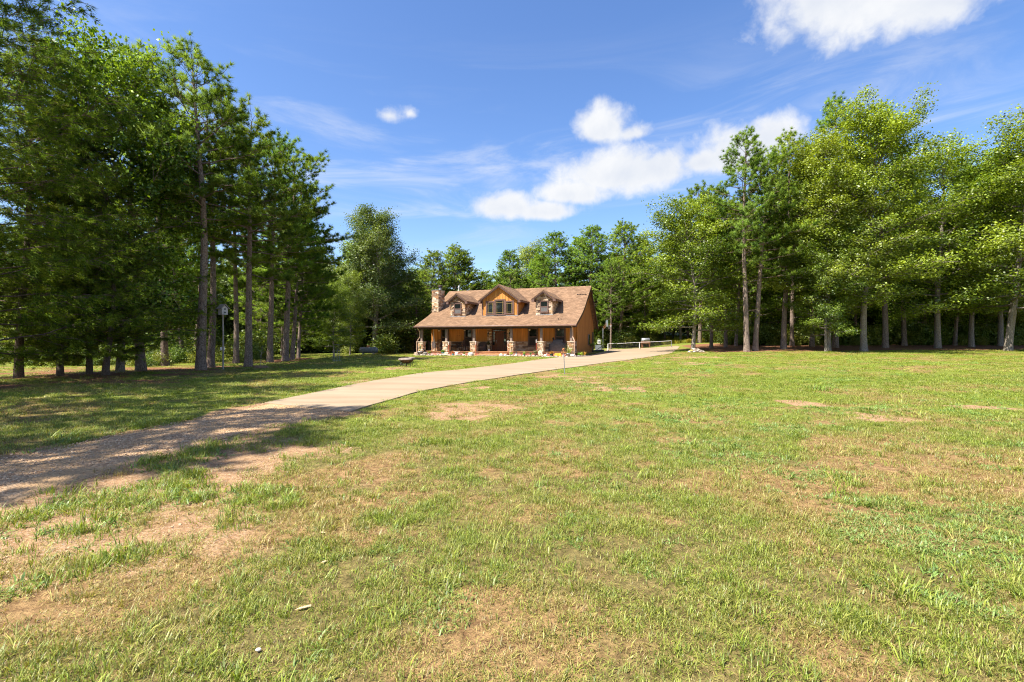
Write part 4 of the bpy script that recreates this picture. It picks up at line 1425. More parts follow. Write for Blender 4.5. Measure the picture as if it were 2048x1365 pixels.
# ------------------------------------------------------------------ ground sheet
def axis_lines(a, b, step, lo, hi, grow=1.10):
    v = list(np.arange(a, b + 1e-6, step))
    s, p = step, v[-1]
    while p < hi:
        s *= grow
        p += s
        v.append(p)
    s, p = step, v[0]
    while p > lo:
        s *= grow
        p -= s
        v.insert(0, p)
    return np.array(v)
gx = axis_lines(-12, 13, 0.16, -420, 420)
gy = axis_lines(1.0, 13, 0.13, -300, 700, 1.05)
GX, GY = np.meshgrid(gx, gy, indexing='xy')
GZ = terrain(GX, GY)
ny, nx = GX.shape
ii, jj = np.meshgrid(np.arange(ny - 1), np.arange(nx - 1), indexing='ij')
Fq = np.stack([ii * nx + jj, ii * nx + jj + 1, (ii + 1) * nx + jj + 1, (ii + 1) * nx + jj], -1).reshape(-1, 4)
gme = make_mesh('ground', np.stack([GX, GY, GZ], -1).reshape(-1, 3), None, Fq, None, True)
for nm, fn in (('bare', field_bare), ('dry', field_dry), ('straw', field_straw)):
    a_ = gme.attributes.new(nm, 'FLOAT', 'POINT')
    a_.data.foreach_set('value', fn(GX, GY).astype(np.float32).ravel())

gm = bpy.data.materials.new('lawn_soil')
gm.use_nodes = True
g = NT(gm.node_tree)
out = g.n('ShaderNodeOutputMaterial')
p = g.n('ShaderNodeBsdfPrincipled')
g.link(p.outputs[0], out.inputs['Surface'])
p.inputs['Roughness'].default_value = 0.95
p.inputs['Specular IOR Level'].default_value = 0.1
vec = g.n('ShaderNodeTexCoord').outputs['Object']
A = lambda n: g.n('ShaderNodeAttribute', attribute_name=n).outputs['Fac']
nf = g.noise(vec, 14.0, 6, 0.7)
nm_ = g.noise(vec, 2.2, 5, 0.6)
nc = g.noise(vec, 60.0, 3, 0.6)
green = g.mix(g.range(nf, 0.3, 0.7), (0.085, 0.115, 0.014), (0.215, 0.240, 0.042))
thatch = g.mix(g.range(nf, 0.3, 0.7), (0.125, 0.070, 0.032), (0.33, 0.21, 0.095))
posy = g.n('ShaderNodeSeparateXYZ')
g.link(vec, posy.inputs[0])
green = g.mix(g.range(posy.outputs[1], 12.0, 5.0), green, g.mix(g.range(nf, 0.3, 0.7), (0.075, 0.060, 0.022), (0.21, 0.165, 0.060)))
soil = g.mix(g.range(nf, 0.28, 0.72), (0.215, 0.118, 0.055), (0.40, 0.255, 0.14))
soil = g.mix(g.range(nc, 0.56, 0.68), soil, (0.46, 0.37, 0.28))
soil = g.mix(g.range(nc, 0.42, 0.32), soil, (0.12, 0.075, 0.04))
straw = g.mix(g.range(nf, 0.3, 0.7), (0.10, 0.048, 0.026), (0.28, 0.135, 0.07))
c = g.mix(g.range(g.math('ADD', A('dry'), g.math('MULTIPLY_ADD', nm_, 0.6, -0.3)), 0.25, 0.85), green, thatch)
c = g.mix(g.range(g.math('ADD', A('bare'), g.math('MULTIPLY_ADD', nf, 0.5, -0.25)), 0.35, 0.65), c, soil)
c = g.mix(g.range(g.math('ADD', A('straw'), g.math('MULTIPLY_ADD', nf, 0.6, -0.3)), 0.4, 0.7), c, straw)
g.link(c, p.inputs['Base Color'])
b = g.n('ShaderNodeBump')
b.inputs['Strength'].default_value = 0.8
b.inputs['Distance'].default_value = 0.05
g.link(g.math('MULTIPLY_ADD', nc, 0.35, nf), b.inputs['Height'])
g.link(b.outputs[0], p.inputs['Normal'])
tag(link_mesh('ground', gme, gm), 'lawn with worn patches of bare soil in front of the house', None, None, 'structure')

# concrete drive
cm = bpy.data.materials.new('drive_concrete')
cm.use_nodes = True
g = NT(cm.node_tree)
out = g.n('ShaderNodeOutputMaterial')
p = g.n('ShaderNodeBsdfPrincipled')
g.link(p.outputs[0], out.inputs['Surface'])
p.inputs['Roughness'].default_value = 0.85
p.inputs['Specular IOR Level'].default_value = 0.2
vec = g.n('ShaderNodeTexCoord').outputs['Object']
mp = g.n('ShaderNodeMapping')
mp.inputs['Rotation'].default_value = (0, 0, R(-28))
mp.inputs['Scale'].default_value = (0.35, 1.6, 1)
g.link(vec, mp.inputs['Vector'])
n1 = g.noise(mp.outputs[0], 0.8, 5, 0.6)
n2 = g.noise(vec, 9.0, 6, 0.7)
c = g.mix(g.range(n1, 0.35, 0.7), (0.26, 0.188, 0.120), (0.325, 0.246, 0.165))
c = g.mix(g.math('MULTIPLY', g.range(n2, 0.5, 0.8), 0.35), c, (0.185, 0.127, 0.08))
g.link(c, p.inputs['Base Color'])
b = g.n('ShaderNodeBump')
b.inputs['Strength'].default_value = 0.25
g.link(n2, b.inputs['Height'])
g.link(b.outputs[0], p.inputs['Normal'])
tag(link_mesh('driveway', strip(cl, cr_, 14, 0.03, 0.2), cm), 'pale tan concrete driveway curving up to the house', None, None, 'structure')

# gravel drive
vm_ = bpy.data.materials.new('drive_gravel')
vm_.use_nodes = True
g = NT(vm_.node_tree)
out = g.n('ShaderNodeOutputMaterial')
p = g.n('ShaderNodeBsdfPrincipled')
g.link(p.outputs[0], out.inputs['Surface'])
p.inputs['Roughness'].default_value = 0.95
p.inputs['Specular IOR Level'].default_value = 0.1
vec = g.n('ShaderNodeTexCoord').outputs['Object']
vo = g.n('ShaderNodeTexVoronoi')
vo.inputs['Scale'].default_value = 30.0
g.link(vec, vo.inputs['Vector'])
sepc = g.n('ShaderNodeSeparateColor')
g.link(vo.outputs['Color'], sepc.inputs[0])
n1 = g.noise(vec, 1.1, 5, 0.6)
n2 = g.noise(vec, 20, 5, 0.7)
stone = g.mix(sepc.outputs[0], (0.30, 0.175, 0.090), (0.58, 0.40, 0.24))
dirt = g.mix(n2, (0.33, 0.20, 0.098), (0.53, 0.355, 0.195))
mida = g.n('ShaderNodeAttribute', attribute_name='mid')
sf = g.math('MULTIPLY', g.range(n1, 0.56, 0.44), g.range(g.math('MULTIPLY_ADD', n1, 0.5, mida.outputs['Fac']), 0.28, 0.6))
c = g.mix(sf, dirt, stone)
g.link(c, p.inputs['Base Color'])
b = g.n('ShaderNodeBump')
b.inputs['Strength'].default_value = 0.9
b.inputs['Distance'].default_value = 0.03
g.link(g.math('MULTIPLY_ADD', vo.outputs['Distance'], -1.0, n2), b.inputs['Height'])
g.link(b.outputs[0], p.inputs['Normal'])
tag(link_mesh('gravel_drive', strip(gl, gr_, 14, 0.012, 0.1, 0.5), vm_), 'gravel and dirt drive leading up to the concrete', None, None, 'structure')

# ------------------------------------------------------------------ plant the trees
for (k, px, d, H, rz, lab, lean, wd) in TREES:
    x, y = at(px, d)
    place_tree(k, x, y, H, rz, lab, lean, None, wd)
for (k, x, y, H, rz) in OFF:
    place_tree(k, x, y, H, rz, 'tall tree beside the gravel drive, left of the picture', (0, 0), 'trees along the gravel drive', 0.6 if k == 'pineD' else 0.68)
WLAB = {'left': ('tall {} deep in the shaded wood behind the left tree group', 'trees deep in the left wood'),
        'right': ('tall {} deep in the shaded wood behind the right tree line', 'trees deep in the right wood'),
        'back': ('{} in the distant wood beyond the house', 'trees in the wood beyond the house')}
for (k, x, y, H, rz, zone) in WOOD:
    lab, grp = WLAB[zone]
    place_tree(k, x, y, H, rz, lab.format({'pine': 'pine', 'gum': 'broadleaf tree', 'cedar': 'cedar', 'oak': 'oak'}[k[:-1]]), (rnd.uniform(-1.5, 1.5), rnd.uniform(-1.5, 1.5)), grp)

# ------------------------------------------------------------------ scattering with geometry nodes (grass, gravel, undergrowth)
def scatter(name, pts, rot, scl, idx, tint, variants, label, category=None):
    me = bpy.data.meshes.new(name)
    n = len(pts)
    if np.ndim(scl) == 1:
        scl = np.repeat(np.asarray(scl)[:, None], 3, 1)
    me.vertices.add(n)
    me.vertices.foreach_set('co', np.asarray(pts, np.float32).ravel())
    for nm, typ, key, dat in (('rot', 'FLOAT_VECTOR', 'vector', rot), ('scl', 'FLOAT_VECTOR', 'vector', scl), ('pick', 'INT', 'value', idx), ('tint', 'FLOAT', 'value', tint)):
        a_ = me.attributes.new(nm, typ, 'POINT')
        a_.data.foreach_set(key, np.asarray(dat, np.int32 if typ == 'INT' else np.float32).ravel())
    o = bpy.data.objects.new(name, me)
    COL.objects.link(o)
    col = bpy.data.collections.new(name + '_pieces')
    for i, (vm, vmat) in enumerate(variants):
        vo_ = bpy.data.objects.new('%s_piece_%02d' % (name, i), vm)
        if not vm.materials:
            vm.materials.append(vmat)
        col.objects.link(vo_)
    ng = bpy.data.node_groups.new(name, 'GeometryNodeTree')
    ng.interface.new_socket('Geometry', in_out='INPUT', socket_type='NodeSocketGeometry')
    ng.interface.new_socket('Geometry', in_out='OUTPUT', socket_type='NodeSocketGeometry')
    N = ng.nodes.new
    gi, go = N('NodeGroupInput'), N('NodeGroupOutput')
    ci = N('GeometryNodeCollectionInfo')
    ci.inputs['Collection'].default_value = col
    ci.inputs['Separate Children'].default_value = True
    ci.inputs['Reset Children'].default_value = True
    ip = N('GeometryNodeInstanceOnPoints')
    ip.inputs['Pick Instance'].default_value = True
    def attr(nm, typ):
        a_ = N('GeometryNodeInputNamedAttribute')
        a_.data_type = typ
        a_.inputs['Name'].default_value = nm
        return [s for s in a_.outputs if s.enabled and s.name == 'Attribute'][0]
    e2r = N('FunctionNodeEulerToRotation')
    L = ng.links.new
    L(gi.outputs[0], ip.inputs['Points'])
    L(ci.outputs[0], ip.inputs['Instance'])
    L(attr('pick', 'INT'), ip.inputs['Instance Index'])
    L(attr('rot', 'FLOAT_VECTOR'), e2r.inputs[0])
    L(e2r.outputs[0], ip.inputs['Rotation'])
    L(attr('scl', 'FLOAT_VECTOR'), ip.inputs['Scale'])
    L(ip.outputs[0], go.inputs[0])
    md = o.modifiers.new('scatter', 'NODES')
    md.node_group = ng
    return tag(o, label, category, None, 'stuff')

def blades(seed, n, rad, h, wd, lean, curl=0.5, flat=0.0):
    """a patch of bent blades, three triangles each"""
    rg = np.random.default_rng(seed)
    a = rg.uniform(0, 6.283, n)
    rr = rad * np.sqrt(rg.uniform(0, 1, n))
    bx, by = rr * np.cos(a), rr * np.sin(a)
    az_ = rg.uniform(0, 6.283, n)
    hh = h * rg.uniform(0.5, 1.15, n)
    ln = np.abs(rg.normal(lean, 0.3, n))
    d = np.stack([np.cos(az_), np.sin(az_), 0 * az_], 1)
    s = np.stack([-np.sin(az_), np.cos(az_), 0 * az_], 1) * (wd * rg.uniform(0.7, 1.3, n))[:, None]
    base = np.stack([bx, by, 0 * bx - 0.01], 1)
    mid = base + d * (hh * 0.5 * np.sin(ln))[:, None] + np.array([0, 0, 1]) * (hh * 0.55 * np.cos(ln))[:, None]
    l2 = np.minimum(ln + curl, 1.75)
    tip = mid + d * (hh * 0.5 * np.sin(l2))[:, None] + np.array([0, 0, 1]) * (hh * 0.5 * np.cos(l2))[:, None]
    V = np.stack([base - s, base + s, mid + s * 0.85, mid - s * 0.85, tip], 1).reshape(-1, 3)
    k = np.arange(n) * 5
    F4 = np.stack([k, k + 1, k + 2, k + 3], 1)
    F3 = np.stack([k + 3, k + 2, k + 4], 1)
    t = np.clip(rg.normal(0.5, 0.34, n), 0, 1)
    return make_mesh('blades', V, F3, F4, np.concatenate([t, t]))

GRASS = leaf_mat('grass_blades', (0.070, 0.120, 0.009), (0.325, 0.40, 0.042), 0.32, 0.5, inst=((0.21, 0.127, 0.048), (0.55, 0.40, 0.175)), spec=0.3)
CRAB = leaf_mat('crabgrass_blades', (0.09, 0.165, 0.030), (0.23, 0.35, 0.075), 0.30, 0.5, inst=((0.17, 0.21, 0.05), (0.32, 0.34, 0.10)), spec=0.35)
VG = [(blades(1, 40, 0.10, 0.056, 0.0022, 0.55), GRASS), (blades(2, 38, 0.10, 0.074, 0.0022, 0.45), GRASS), (blades(3, 40, 0.11, 0.050, 0.0022, 0.8, 0.6), GRASS),
      (blades(4, 24, 0.06, 0.115, 0.0024, 0.4, 0.5), GRASS), (blades(5, 26, 0.07, 0.14, 0.0026, 0.5, 0.6), GRASS),
      (blades(6, 60, 0.12, 0.055, 0.0017, 1.25, 0.25), GRASS),
      (blades(7, 20, 0.08, 0.075, 0.0042, 1.0, 0.5), CRAB), (blades(8, 26, 0.10, 0.085, 0.0046, 1.05, 0.5), CRAB)]

def lawn(name, y0, y1, dens, smin, smax, label, seed, wide=1.18, zcap=1.2):
    rg = np.random.default_rng(seed)
    area = (y1 ** 2 - y0 ** 2) * wide + 6 * (y1 - y0)
    n = int(area * dens)
    u = rg.uniform(0, 1, n)
    y = np.sqrt(y0 ** 2 + u * (y1 ** 2 - y0 ** 2))
    x = rg.uniform(-1, 1, n) * (y * wide + 2.0)
    bare = field_bare(x, y)
    straw = field_straw(x, y)
    clump = fbm(x + 11, y + 5, 2.6, 3)
    keep = rg.uniform(0, 1, n) > np.clip(bare * 1.05 - 0.55 * sst(0.55, 0.72, clump), 0, 1)
    keep &= rg.uniform(0, 1, n) > straw * 0.96
    keep &= rg.uniform(0, 1, n) < 0.35 + 0.9 * sst(0.25, 0.6, clump)
    jit = rg.normal(0, 0.05, n)
    keep &= ~inside(x + jit, y + jit, CONC)
    ig = inside(x, y, GRAV)
    edge = np.minimum(dist_poly(x, y, gl), dist_poly(x, y, gr_))
    keep &= ~(ig & (edge > 0.16 * rg.uniform(0.2, 2.2, n)))
    keep &= ~((x > HOUSE_BOX[0]) & (x < HOUSE_BOX[1]) & in_house(x, y))
    x, y, bare, clump = x[keep], y[keep], bare[keep], clump[keep]
    n = len(x)
    dry = np.clip(field_dry(x, y) + rg.normal(0, 0.28, n) + 0.35 * bare, 0, 1)
    crab = sst(0.50, 0.70, 0.6 * fbm(x - 7, y + 22, 0.55, 3) + 0.4 * fbm(x + 70, y - 22, 2.2, 2)) * sst(-2.5, 2.5, x - 0.05 * y)
    tall = sst(0.52, 0.68, fbm(x + 51, y - 13, 0.9, 3))
    r_ = rg.uniform(0, 1, n)
    idx = rg.integers(0, 3, n)
    idx = np.where(r_ < 0.08 + 0.30 * tall, rg.integers(3, 5, n), idx)
    r2 = rg.uniform(0, 1, n)
    idx = np.where(r2 < 0.75 * dry ** 1.3, 5, idx)
    r3 = rg.uniform(0, 1, n)
    isc = r3 < 0.6 * crab
    idx = np.where(isc, rg.integers(6, 8, n), idx)
    tint = np.clip(np.where(idx == 5, 0.55 + 0.45 * rg.uniform(0, 1, n), dry * 0.75 * rg.uniform(0.3, 1.2, n)), 0, 1)
    tint = np.where(isc, tint * 0.35, tint)
    s = rg.uniform(smin, smax, n)
    sz_ = np.minimum(s, zcap) * rg.uniform(0.75, 1.15, n)
    sz_ = np.where((idx == 3) | (idx == 4), sz_ * 0.85, sz_)
    s = np.stack([s, s, sz_], 1)
    rot = np.stack([rg.normal(0, 0.08, n), rg.normal(0, 0.08, n), rg.uniform(0, 6.283, n)], 1)
    pts = np.stack([x, y, terrain(x, y)], 1)
    return scatter(name, pts, rot, s, idx, tint, VG, label, 'grass')

lawn('lawn_grass', 1.6, 5.0, 430, 0.5, 1.1, 'fine mown grass and dry thatch nearest the viewer', 1)
lawn('lawn_grass', 5.0, 9.0, 190, 0.7, 1.3, 'mown grass and dry thatch of the near lawn', 4, 1.14)
lawn('lawn_grass', 9.0, 20.0, 55, 1.2, 2.1, 'mown grass of the middle lawn', 2, 1.12, 1.15)
lawn('lawn_grass', 20.0, 50.0, 9, 2.6, 4.4, 'mown grass of the far lawn up to the house and tree line', 3, 1.10, 1.0)

# loose tufts that hold on in the worn dirt
rg = np.random.default_rng(31)
n = 15000
x, y = rg.uniform(-8.5, 5, n), rg.uniform(1.7, 9.5, n)
bare = field_bare(x, y)
cl_ = fbm(x + 3, y + 7, 1.5, 3)
keep = (bare > 0.35) & ~inside(x, y, GRAV) & ~inside(x, y, CONC) & (rg.uniform(0, 1, n) < 0.05 + 0.85 * sst(0.52, 0.66, cl_)) & (np.abs(x) < y * 1.2 + 1)
x, y = x[keep], y[keep]
n = len(x)
sc_ = rg.uniform(0.6, 1.35, n) * (1 + 0.03 * y)
idx = rg.choice([3, 4, 6, 7, 1, 0], n)
scatter('grass_tufts', np.stack([x, y, terrain(x, y)], 1), np.stack([rg.normal(0, .1, n), rg.normal(0, .1, n), rg.uniform(0, 6.28, n)], 1), sc_, idx, np.clip(rg.normal(0.05, 0.12, n), 0, 1), VG, 'scattered green grass tufts in the worn dirt beside the drive', 'grass')

# ------------------------------------------------------------------ undergrowth and the far wood
def clump(seed, n, rx, rz, L, flat=0.5):
    rg = np.random.default_rng(seed)
    d = unit(rg.normal(size=(n, 3)))
    r = rg.uniform(0.35, 1.0, (n, 1)) ** 0.6
    lump = 1 + 0.35 * np.sin(d[:, :1] * 5 + seed) * np.cos(d[:, 1:2] * 4 + seed) + 0.2 * np.sin(d[:, 2:3] * 7 + d[:, :1] * 6)
    T = d * r * lump * np.array([rx, rx, rz]) + np.array([0, 0, rz * 0.9])
    V, F, tone = leaves(rg, T, 3, L, 0.36, L * 0.8, L * 0.5, 0.5)
    return make_mesh('leaf_clump', V, None, F, tone)
LEAF_UNDER = leaf_mat('undergrowth_leaves', (0.045, 0.090, 0.012), (0.17, 0.25, 0.035), 0.36, 0.5, inst=((0.13, 0.15, 0.02), (0.30, 0.30, 0.05)))
LEAF_FAR = leaf_mat('far_wood_leaves', (0.030, 0.062, 0.014), (0.10, 0.16, 0.03), 0.25, 0.5, inst=((0.08, 0.10, 0.02), (0.17, 0.20, 0.04)))
UC = [(clump(k, 330, 0.75, 0.7, 0.13), LEAF_UNDER) for k in range(3)]
FC = [(clump(10 + k, 520, 2.2, 2.0, 0.34), LEAF_FAR) for k in range(3)]
def in_clear(x, y):
    """open ground where nothing wild grows"""
    left = (x > -16.5 - 0.42 * (y - 30)) & (y < 51) & (x < 22)
    near = y < 31
    right = (x >= 12) & (y < 56.5) & (x < 140)
    mid = (x > -12.5) & (x < 24) & (y < 64)
    return left | near | right | mid
def wild(name, n, box, variants, smin, smax, zmin, zmax, label, seed, tl=0.4, free=False):
    rg = np.random.default_rng(seed)
    x, y = rg.uniform(box[0], box[1], n * 2), rg.uniform(box[2], box[3], n * 2)
    k = (~in_clear(x, y) | free) & (fbm(x, y, 0.16, 3) > 0.36) & ~((x / y > 0.30) & (x / y < 0.395) & (y < 96))
    x, y = x[k][:n], y[k][:n]
    m = len(x)
    z = terrain(x, y) + rg.uniform(zmin, zmax, m)
    rot = np.stack([rg.normal(0, 0.15, m), rg.normal(0, 0.15, m), rg.uniform(0, 6.28, m)], 1)
    return scatter(name, np.stack([x, y, z], 1), rot, rg.uniform(smin, smax, m), rg.integers(0, len(variants), m), rg.uniform(0, 1, m) ** 1.5 * tl * 2, variants, label, 'bushes')
wild('undergrowth', 700, (-66, -12, 33, 66), UC, 0.6, 1.9, -0.2, 0.0, 'leafy green undergrowth on the floor of the left wood', 1)
wild('undergrowth', 420, (-14, 30, 66, 90), UC, 0.8, 2.0, -0.2, 0.0, 'leafy green undergrowth beyond the house', 2, 0.6)
wild('undergrowth', 1000, (22, 96, 57, 92), UC, 0.7, 2.2, -0.2, 0.0, 'leafy green undergrowth on the floor of the right wood', 3)
wild('undergrowth', 230, (-52, -21, 28.5, 34), UC, 0.35, 0.95, -0.2, 0.0, 'low brush behind the cedar trunks at the left', 7, 0.5, True)
wild('undergrowth', 260, (27, 88, 56.5, 61), UC, 0.3, 1.0, -0.2, 0.0, 'sunlit low brush between the trunks of the right tree line', 8, 0.6, True)
wild('distant_wood', 440, (-88, -18, 56, 78), FC, 0.8, 1.4, -0.5, 6.5, 'mass of far foliage closing the left wood', 4)
wild('distant_wood', 300, (-26, 34, 96, 112), FC, 0.8, 1.6, -0.5, 7.0, 'mass of far foliage behind the house', 5, 0.7)
wild('distant_wood', 560, (26, 128, 80, 100), FC, 0.9, 1.7, -0.5, 10.0, 'mass of far foliage closing the right wood', 6)

# flowering meadow seen between the trunks beyond the net
rg = np.random.default_rng(19)
m = 900
y = rg.uniform(66, 96, m)
x = y * rg.uniform(0.15, 0.40, m)
scatter('meadow', np.stack([x, y, terrain(x, y) - 0.05], 1), np.stack([rg.normal(0, .1, m), rg.normal(0, .1, m), rg.uniform(0, 6.28, m)], 1), rg.uniform(0.22, 0.5, m), rg.integers(0, 3, m), np.clip(rg.normal(0.55, 0.4, m), 0, 1),
        [(clump(30 + k, 200, 0.9, 0.7, 0.12), leaf_mat('meadow_leaves', (0.10, 0.17, 0.015), (0.24, 0.33, 0.03), 0.35, 0.5, inst=((0.24, 0.24, 0.02), (0.60, 0.46, 0.03)))) for k in range(3)], 'sunlit meadow with yellow flowers beyond the net', 'meadow')

# ------------------------------------------------------------------ gravel on the drive
def pebble(seed, n=1):
    rr = random.Random(seed)
    m = MB()
    m.blob((0, 0, 0.3), (rr.uniform(0.8, 1.1), rr.uniform(0.5, 0.9), rr.uniform(0.35, 0.55)), seed, 0.22, 6, 4, rr.random())
    return m.mesh('pebble')
M_PEB = bpy.data.materials.new('gravel_stone')
M_PEB.use_nodes = True
g = NT(M_PEB.node_tree)
out = g.n('ShaderNodeOutputMaterial')
p = g.n('ShaderNodeBsdfPrincipled')
g.link(p.outputs[0], out.inputs['Surface'])
p.inputs['Roughness'].default_value = 0.9
ai = g.n('ShaderNodeAttribute', attribute_name='tint', attribute_type='INSTANCER')
g.link(g.mix(ai.outputs['Fac'], (0.28, 0.165, 0.088), (0.58, 0.41, 0.26)), p.inputs['Base Color'])
PV = [(pebble(k), M_PEB) for k in range(4)]
rg = np.random.default_rng(8)
n = 90000
x, y = rg.uniform(-14, -1.0, n), rg.uniform(1.4, 13, n)
dgr = np.minimum(dist_poly(x, y, gr_), 9)
ins = inside(x, y, GRAV)
wheel = fbm(x, y, 0.8, 3)
keep = (ins & (rg.uniform(0, 1, n) < 0.10 + 0.80 * sst(0.56, 0.44, wheel))) | (~ins & (rg.uniform(0, 1, n) < 0.30 * sst(2.6, 0.2, dgr) * sst(0.40, 0.60, fbm(x, y, 1.2, 3))) & (y < 7.5))
keep &= (rg.uniform(0, 1, n) < np.clip((7.0 / np.maximum(y, 1)) ** 1.3, 0.25, 1)) & (np.abs(x) < y * 1.25 + 2)
keep &= ~inside(x, y, CONC)
x, y = x[keep], y[keep]
n = len(x)
pts = np.stack([x, y, terrain(x, y) + np.where(inside(x, y, GRAV), 0.012, 0.0)], 1)
scatter('gravel', pts, np.stack([rg.normal(0, 0.3, n), rg.normal(0, 0.3, n), rg.uniform(0, 6.28, n)], 1), rg.uniform(0.004, 0.0125, n) * (1 + 0.05 * y), rg.integers(0, 4, n), rg.uniform(0, 1, n), PV, 'loose gravel stones on the drive and its worn edge', 'gravel')

# ------------------------------------------------------------------ things on the lawn and beside the house
M_RUST = mat('rusty_iron', (0.16, 0.065, 0.03), 0.85, (0.30, 0.13, 0.055), 9, 5)
M_WOODGREY = mat('grey_weathered_wood', (0.25, 0.21, 0.18), 0.85, (0.36, 0.31, 0.27), 4, 4, stretch=(3, 3, 0.4))
M_COVER = mat('charcoal_vinyl', (0.060, 0.060, 0.064), 0.6, (0.085, 0.085, 0.09), 4, 4, 0.3, 9)
M_TANK = mat('weathered_tank', (0.10, 0.115, 0.125), 0.6, (0.18, 0.18, 0.175), 4, 6)
M_ROCK = mat('field_stone', (0.36, 0.29, 0.22), 0.9, (0.52, 0.45, 0.37), 5, 5, 0.6, 9, tone=(0.45, 1.35))
M_PALE = mat('pale_limestone', (0.68, 0.64, 0.58), 0.85, (0.56, 0.50, 0.44), 6, 4, 0.4, 12)
M_SOIL = mat('potting_soil', (0.055, 0.038, 0.026), 0.95)

# fire pit
x, y = G(813, 733)
fp = tag(empty('fire_pit', (x, y, tz(x, y)), 0.3), 'round fire pit on dark scrolled legs, grey cover sagging on top, on the lawn', 'fire pit')
MB().lathe([(0.05, 0.17), (0.22, 0.19), (0.34, 0.27), (0.40, 0.36), (0.42, 0.37), (0.42, 0.385), (0.36, 0.37)], 18).build('bowl', mat('burnt_iron', (0.06, 0.035, 0.025), 0.8, (0.13, 0.06, 0.035), 9, 4), fp, True)
mb = MB()
mb.blob((-0.05, 0, 0.40), (0.43, 0.40, 0.10), 5, 0.12, 14, 7)
mb.blob((0.30, 0.0, 0.46), (0.24, 0.20, 0.08), 6, 0.15, 10, 6)
mb.build('cover', mat('faded_fire_pit_cover', (0.25, 0.205, 0.175), 0.8, (0.17, 0.125, 0.10), 6, 5, 0.4, 12), fp, True)
for k in range(4):
    an = k * math.pi / 2 + 0.5
    ca, sa = math.cos(an), math.sin(an)
    MB().tube([(0.40 * ca, 0.40 * sa, 0.36), (0.34 * ca, 0.34 * sa, 0.24), (0.43 * ca, 0.43 * sa, 0.12), (0.38 * ca, 0.38 * sa, 0.0), (0.42 * ca, 0.42 * sa, -0.01)], 0.013, 6).build('leg', M_BLACK, fp)
MB().tube([(0.36 * math.cos(t), 0.36 * math.sin(t), 0.13) for t in np.linspace(0, 2 * math.pi, 21)], 0.010, 5).build('leg_ring', M_BLACK, fp)
MB().tube([(0, 0, 0.18), (0, 0, -0.01)], 0.03, 6).build('drain_stem', M_BLACK, fp)

# birdhouse on its pole
x, y = at(446, 25.2)
bh = tag(empty('birdhouse', (x, y, tz(x, y)), R(58)), 'grey wooden birdhouse on a tall thin pole among the left pines', 'birdhouse')
MB().tube([(0, 0, -0.2), (0.01, 0, 1.5), (0, 0.01, 2.85)], [0.045, 0.04, 0.038], 8).build('pole', M_WOODGREY, bh)
mb = MB()
mb.prism([(-0.15, 2.85), (0.15, 2.85), (0.15, 3.18), (0, 3.33), (-0.15, 3.18)], 1, -0.19, 0.19)
bb = mb.build('box', mat('birdhouse_grey', (0.36, 0.34, 0.33), 0.8, (0.46, 0.44, 0.42), 5, 4), bh)
for z_ in (2.96, 3.14):
    MB().lathe([(0.045, 0), (0.045, 0.004)], 10).build('entrance_hole', M_BLACK, bb).matrix_local = Matrix.Translation((0, -0.191, z_)) @ Matrix.Rotation(R(90), 4, 'X')
pr = [(-0.21, 3.14), (0, 3.37), (0.21, 3.14)]
MB().prism(pr + offset(pr, -0.03)[::-1], 1, -0.25, 0.25).build('roof', M_WOODGREY, bh)
MB().box(-0.10, 0.10, 0.03, 0.09, 1.0, 1.16).build('pole_bracket', M_WHITE, bh)

# gas tank
x, y = at(737, 49.6)
tk = tag(empty('gas_tank', (x, y, tz(x, y)), R(-4)), 'weathered grey gas tank lying beside the dark oak', 'gas tank')
prof = [(0.04, -1.0), (0.20, -0.95), (0.29, -0.82), (0.31, -0.68), (0.31, 0.68), (0.29, 0.82), (0.20, 0.95), (0.04, 1.0)]
mb = MB()
mb.M = Matrix.Translation((0, 0, 0.42)) @ Matrix.Rotation(R(90), 4, 'Y')
mb.lathe(prof, 18)
mb.build('shell', M_TANK, tk, True)
MB().lathe([(0.17, 0.70), (0.17, 0.84), (0.14, 0.90), (0.02, 0.93)], 12, (-0.05, 0, 0)).build('valve_dome', M_RUST, tk)
for sx in (-0.55, 0.55):
    MB().box(sx - 0.05, sx + 0.05, -0.22, 0.22, -0.05, 0.16).build('foot', M_CONC, tk)

# lean-to shed beyond the lawn
x, y = at(802, 63.0)
sh = tag(empty('open_shed', (x, y, tz(x, y)), R(-8)), 'low open-fronted shed with rusty roof at the wood edge left of the house', 'shed')
mb = MB()
mb.add([(-2.3, -0.8, 1.75), (2.2, -0.8, 1.75), (2.2, 1.6, 1.45), (-2.3, 1.6, 1.45), (-2.3, -0.8, 1.82), (2.2, -0.8, 1.82), (2.2, 1.6, 1.52), (-2.3, 1.6, 1.52)], [(0, 3, 2, 1), (4, 5, 6, 7), (0, 1, 5, 4), (1, 2, 6, 5), (2, 3, 7, 6), (3, 0, 4, 7)])
mb.build('roof', M_RUST, sh)
for sx in (-2.2, -0.1, 2.1):
    MB().box(sx - 0.06, sx + 0.06, -0.7, -0.58, -0.1, 1.75).build('post', M_DARK, sh)
MB().box(-2.2, 2.1, 1.45, 1.52, -0.1, 1.46).build('back_wall', M_DARK, sh)
mo = mat('mossy_board', (0.16, 0.13, 0.035), 0.9, (0.24, 0.20, 0.06), 3, 4)
for k in range(5):
    MB().box(0.0, 2.05, -0.68 + 0.002 * k, -0.63, 0.02 + 0.27 * k, 0.27 + 0.27 * k).build('plank', mo, sh)

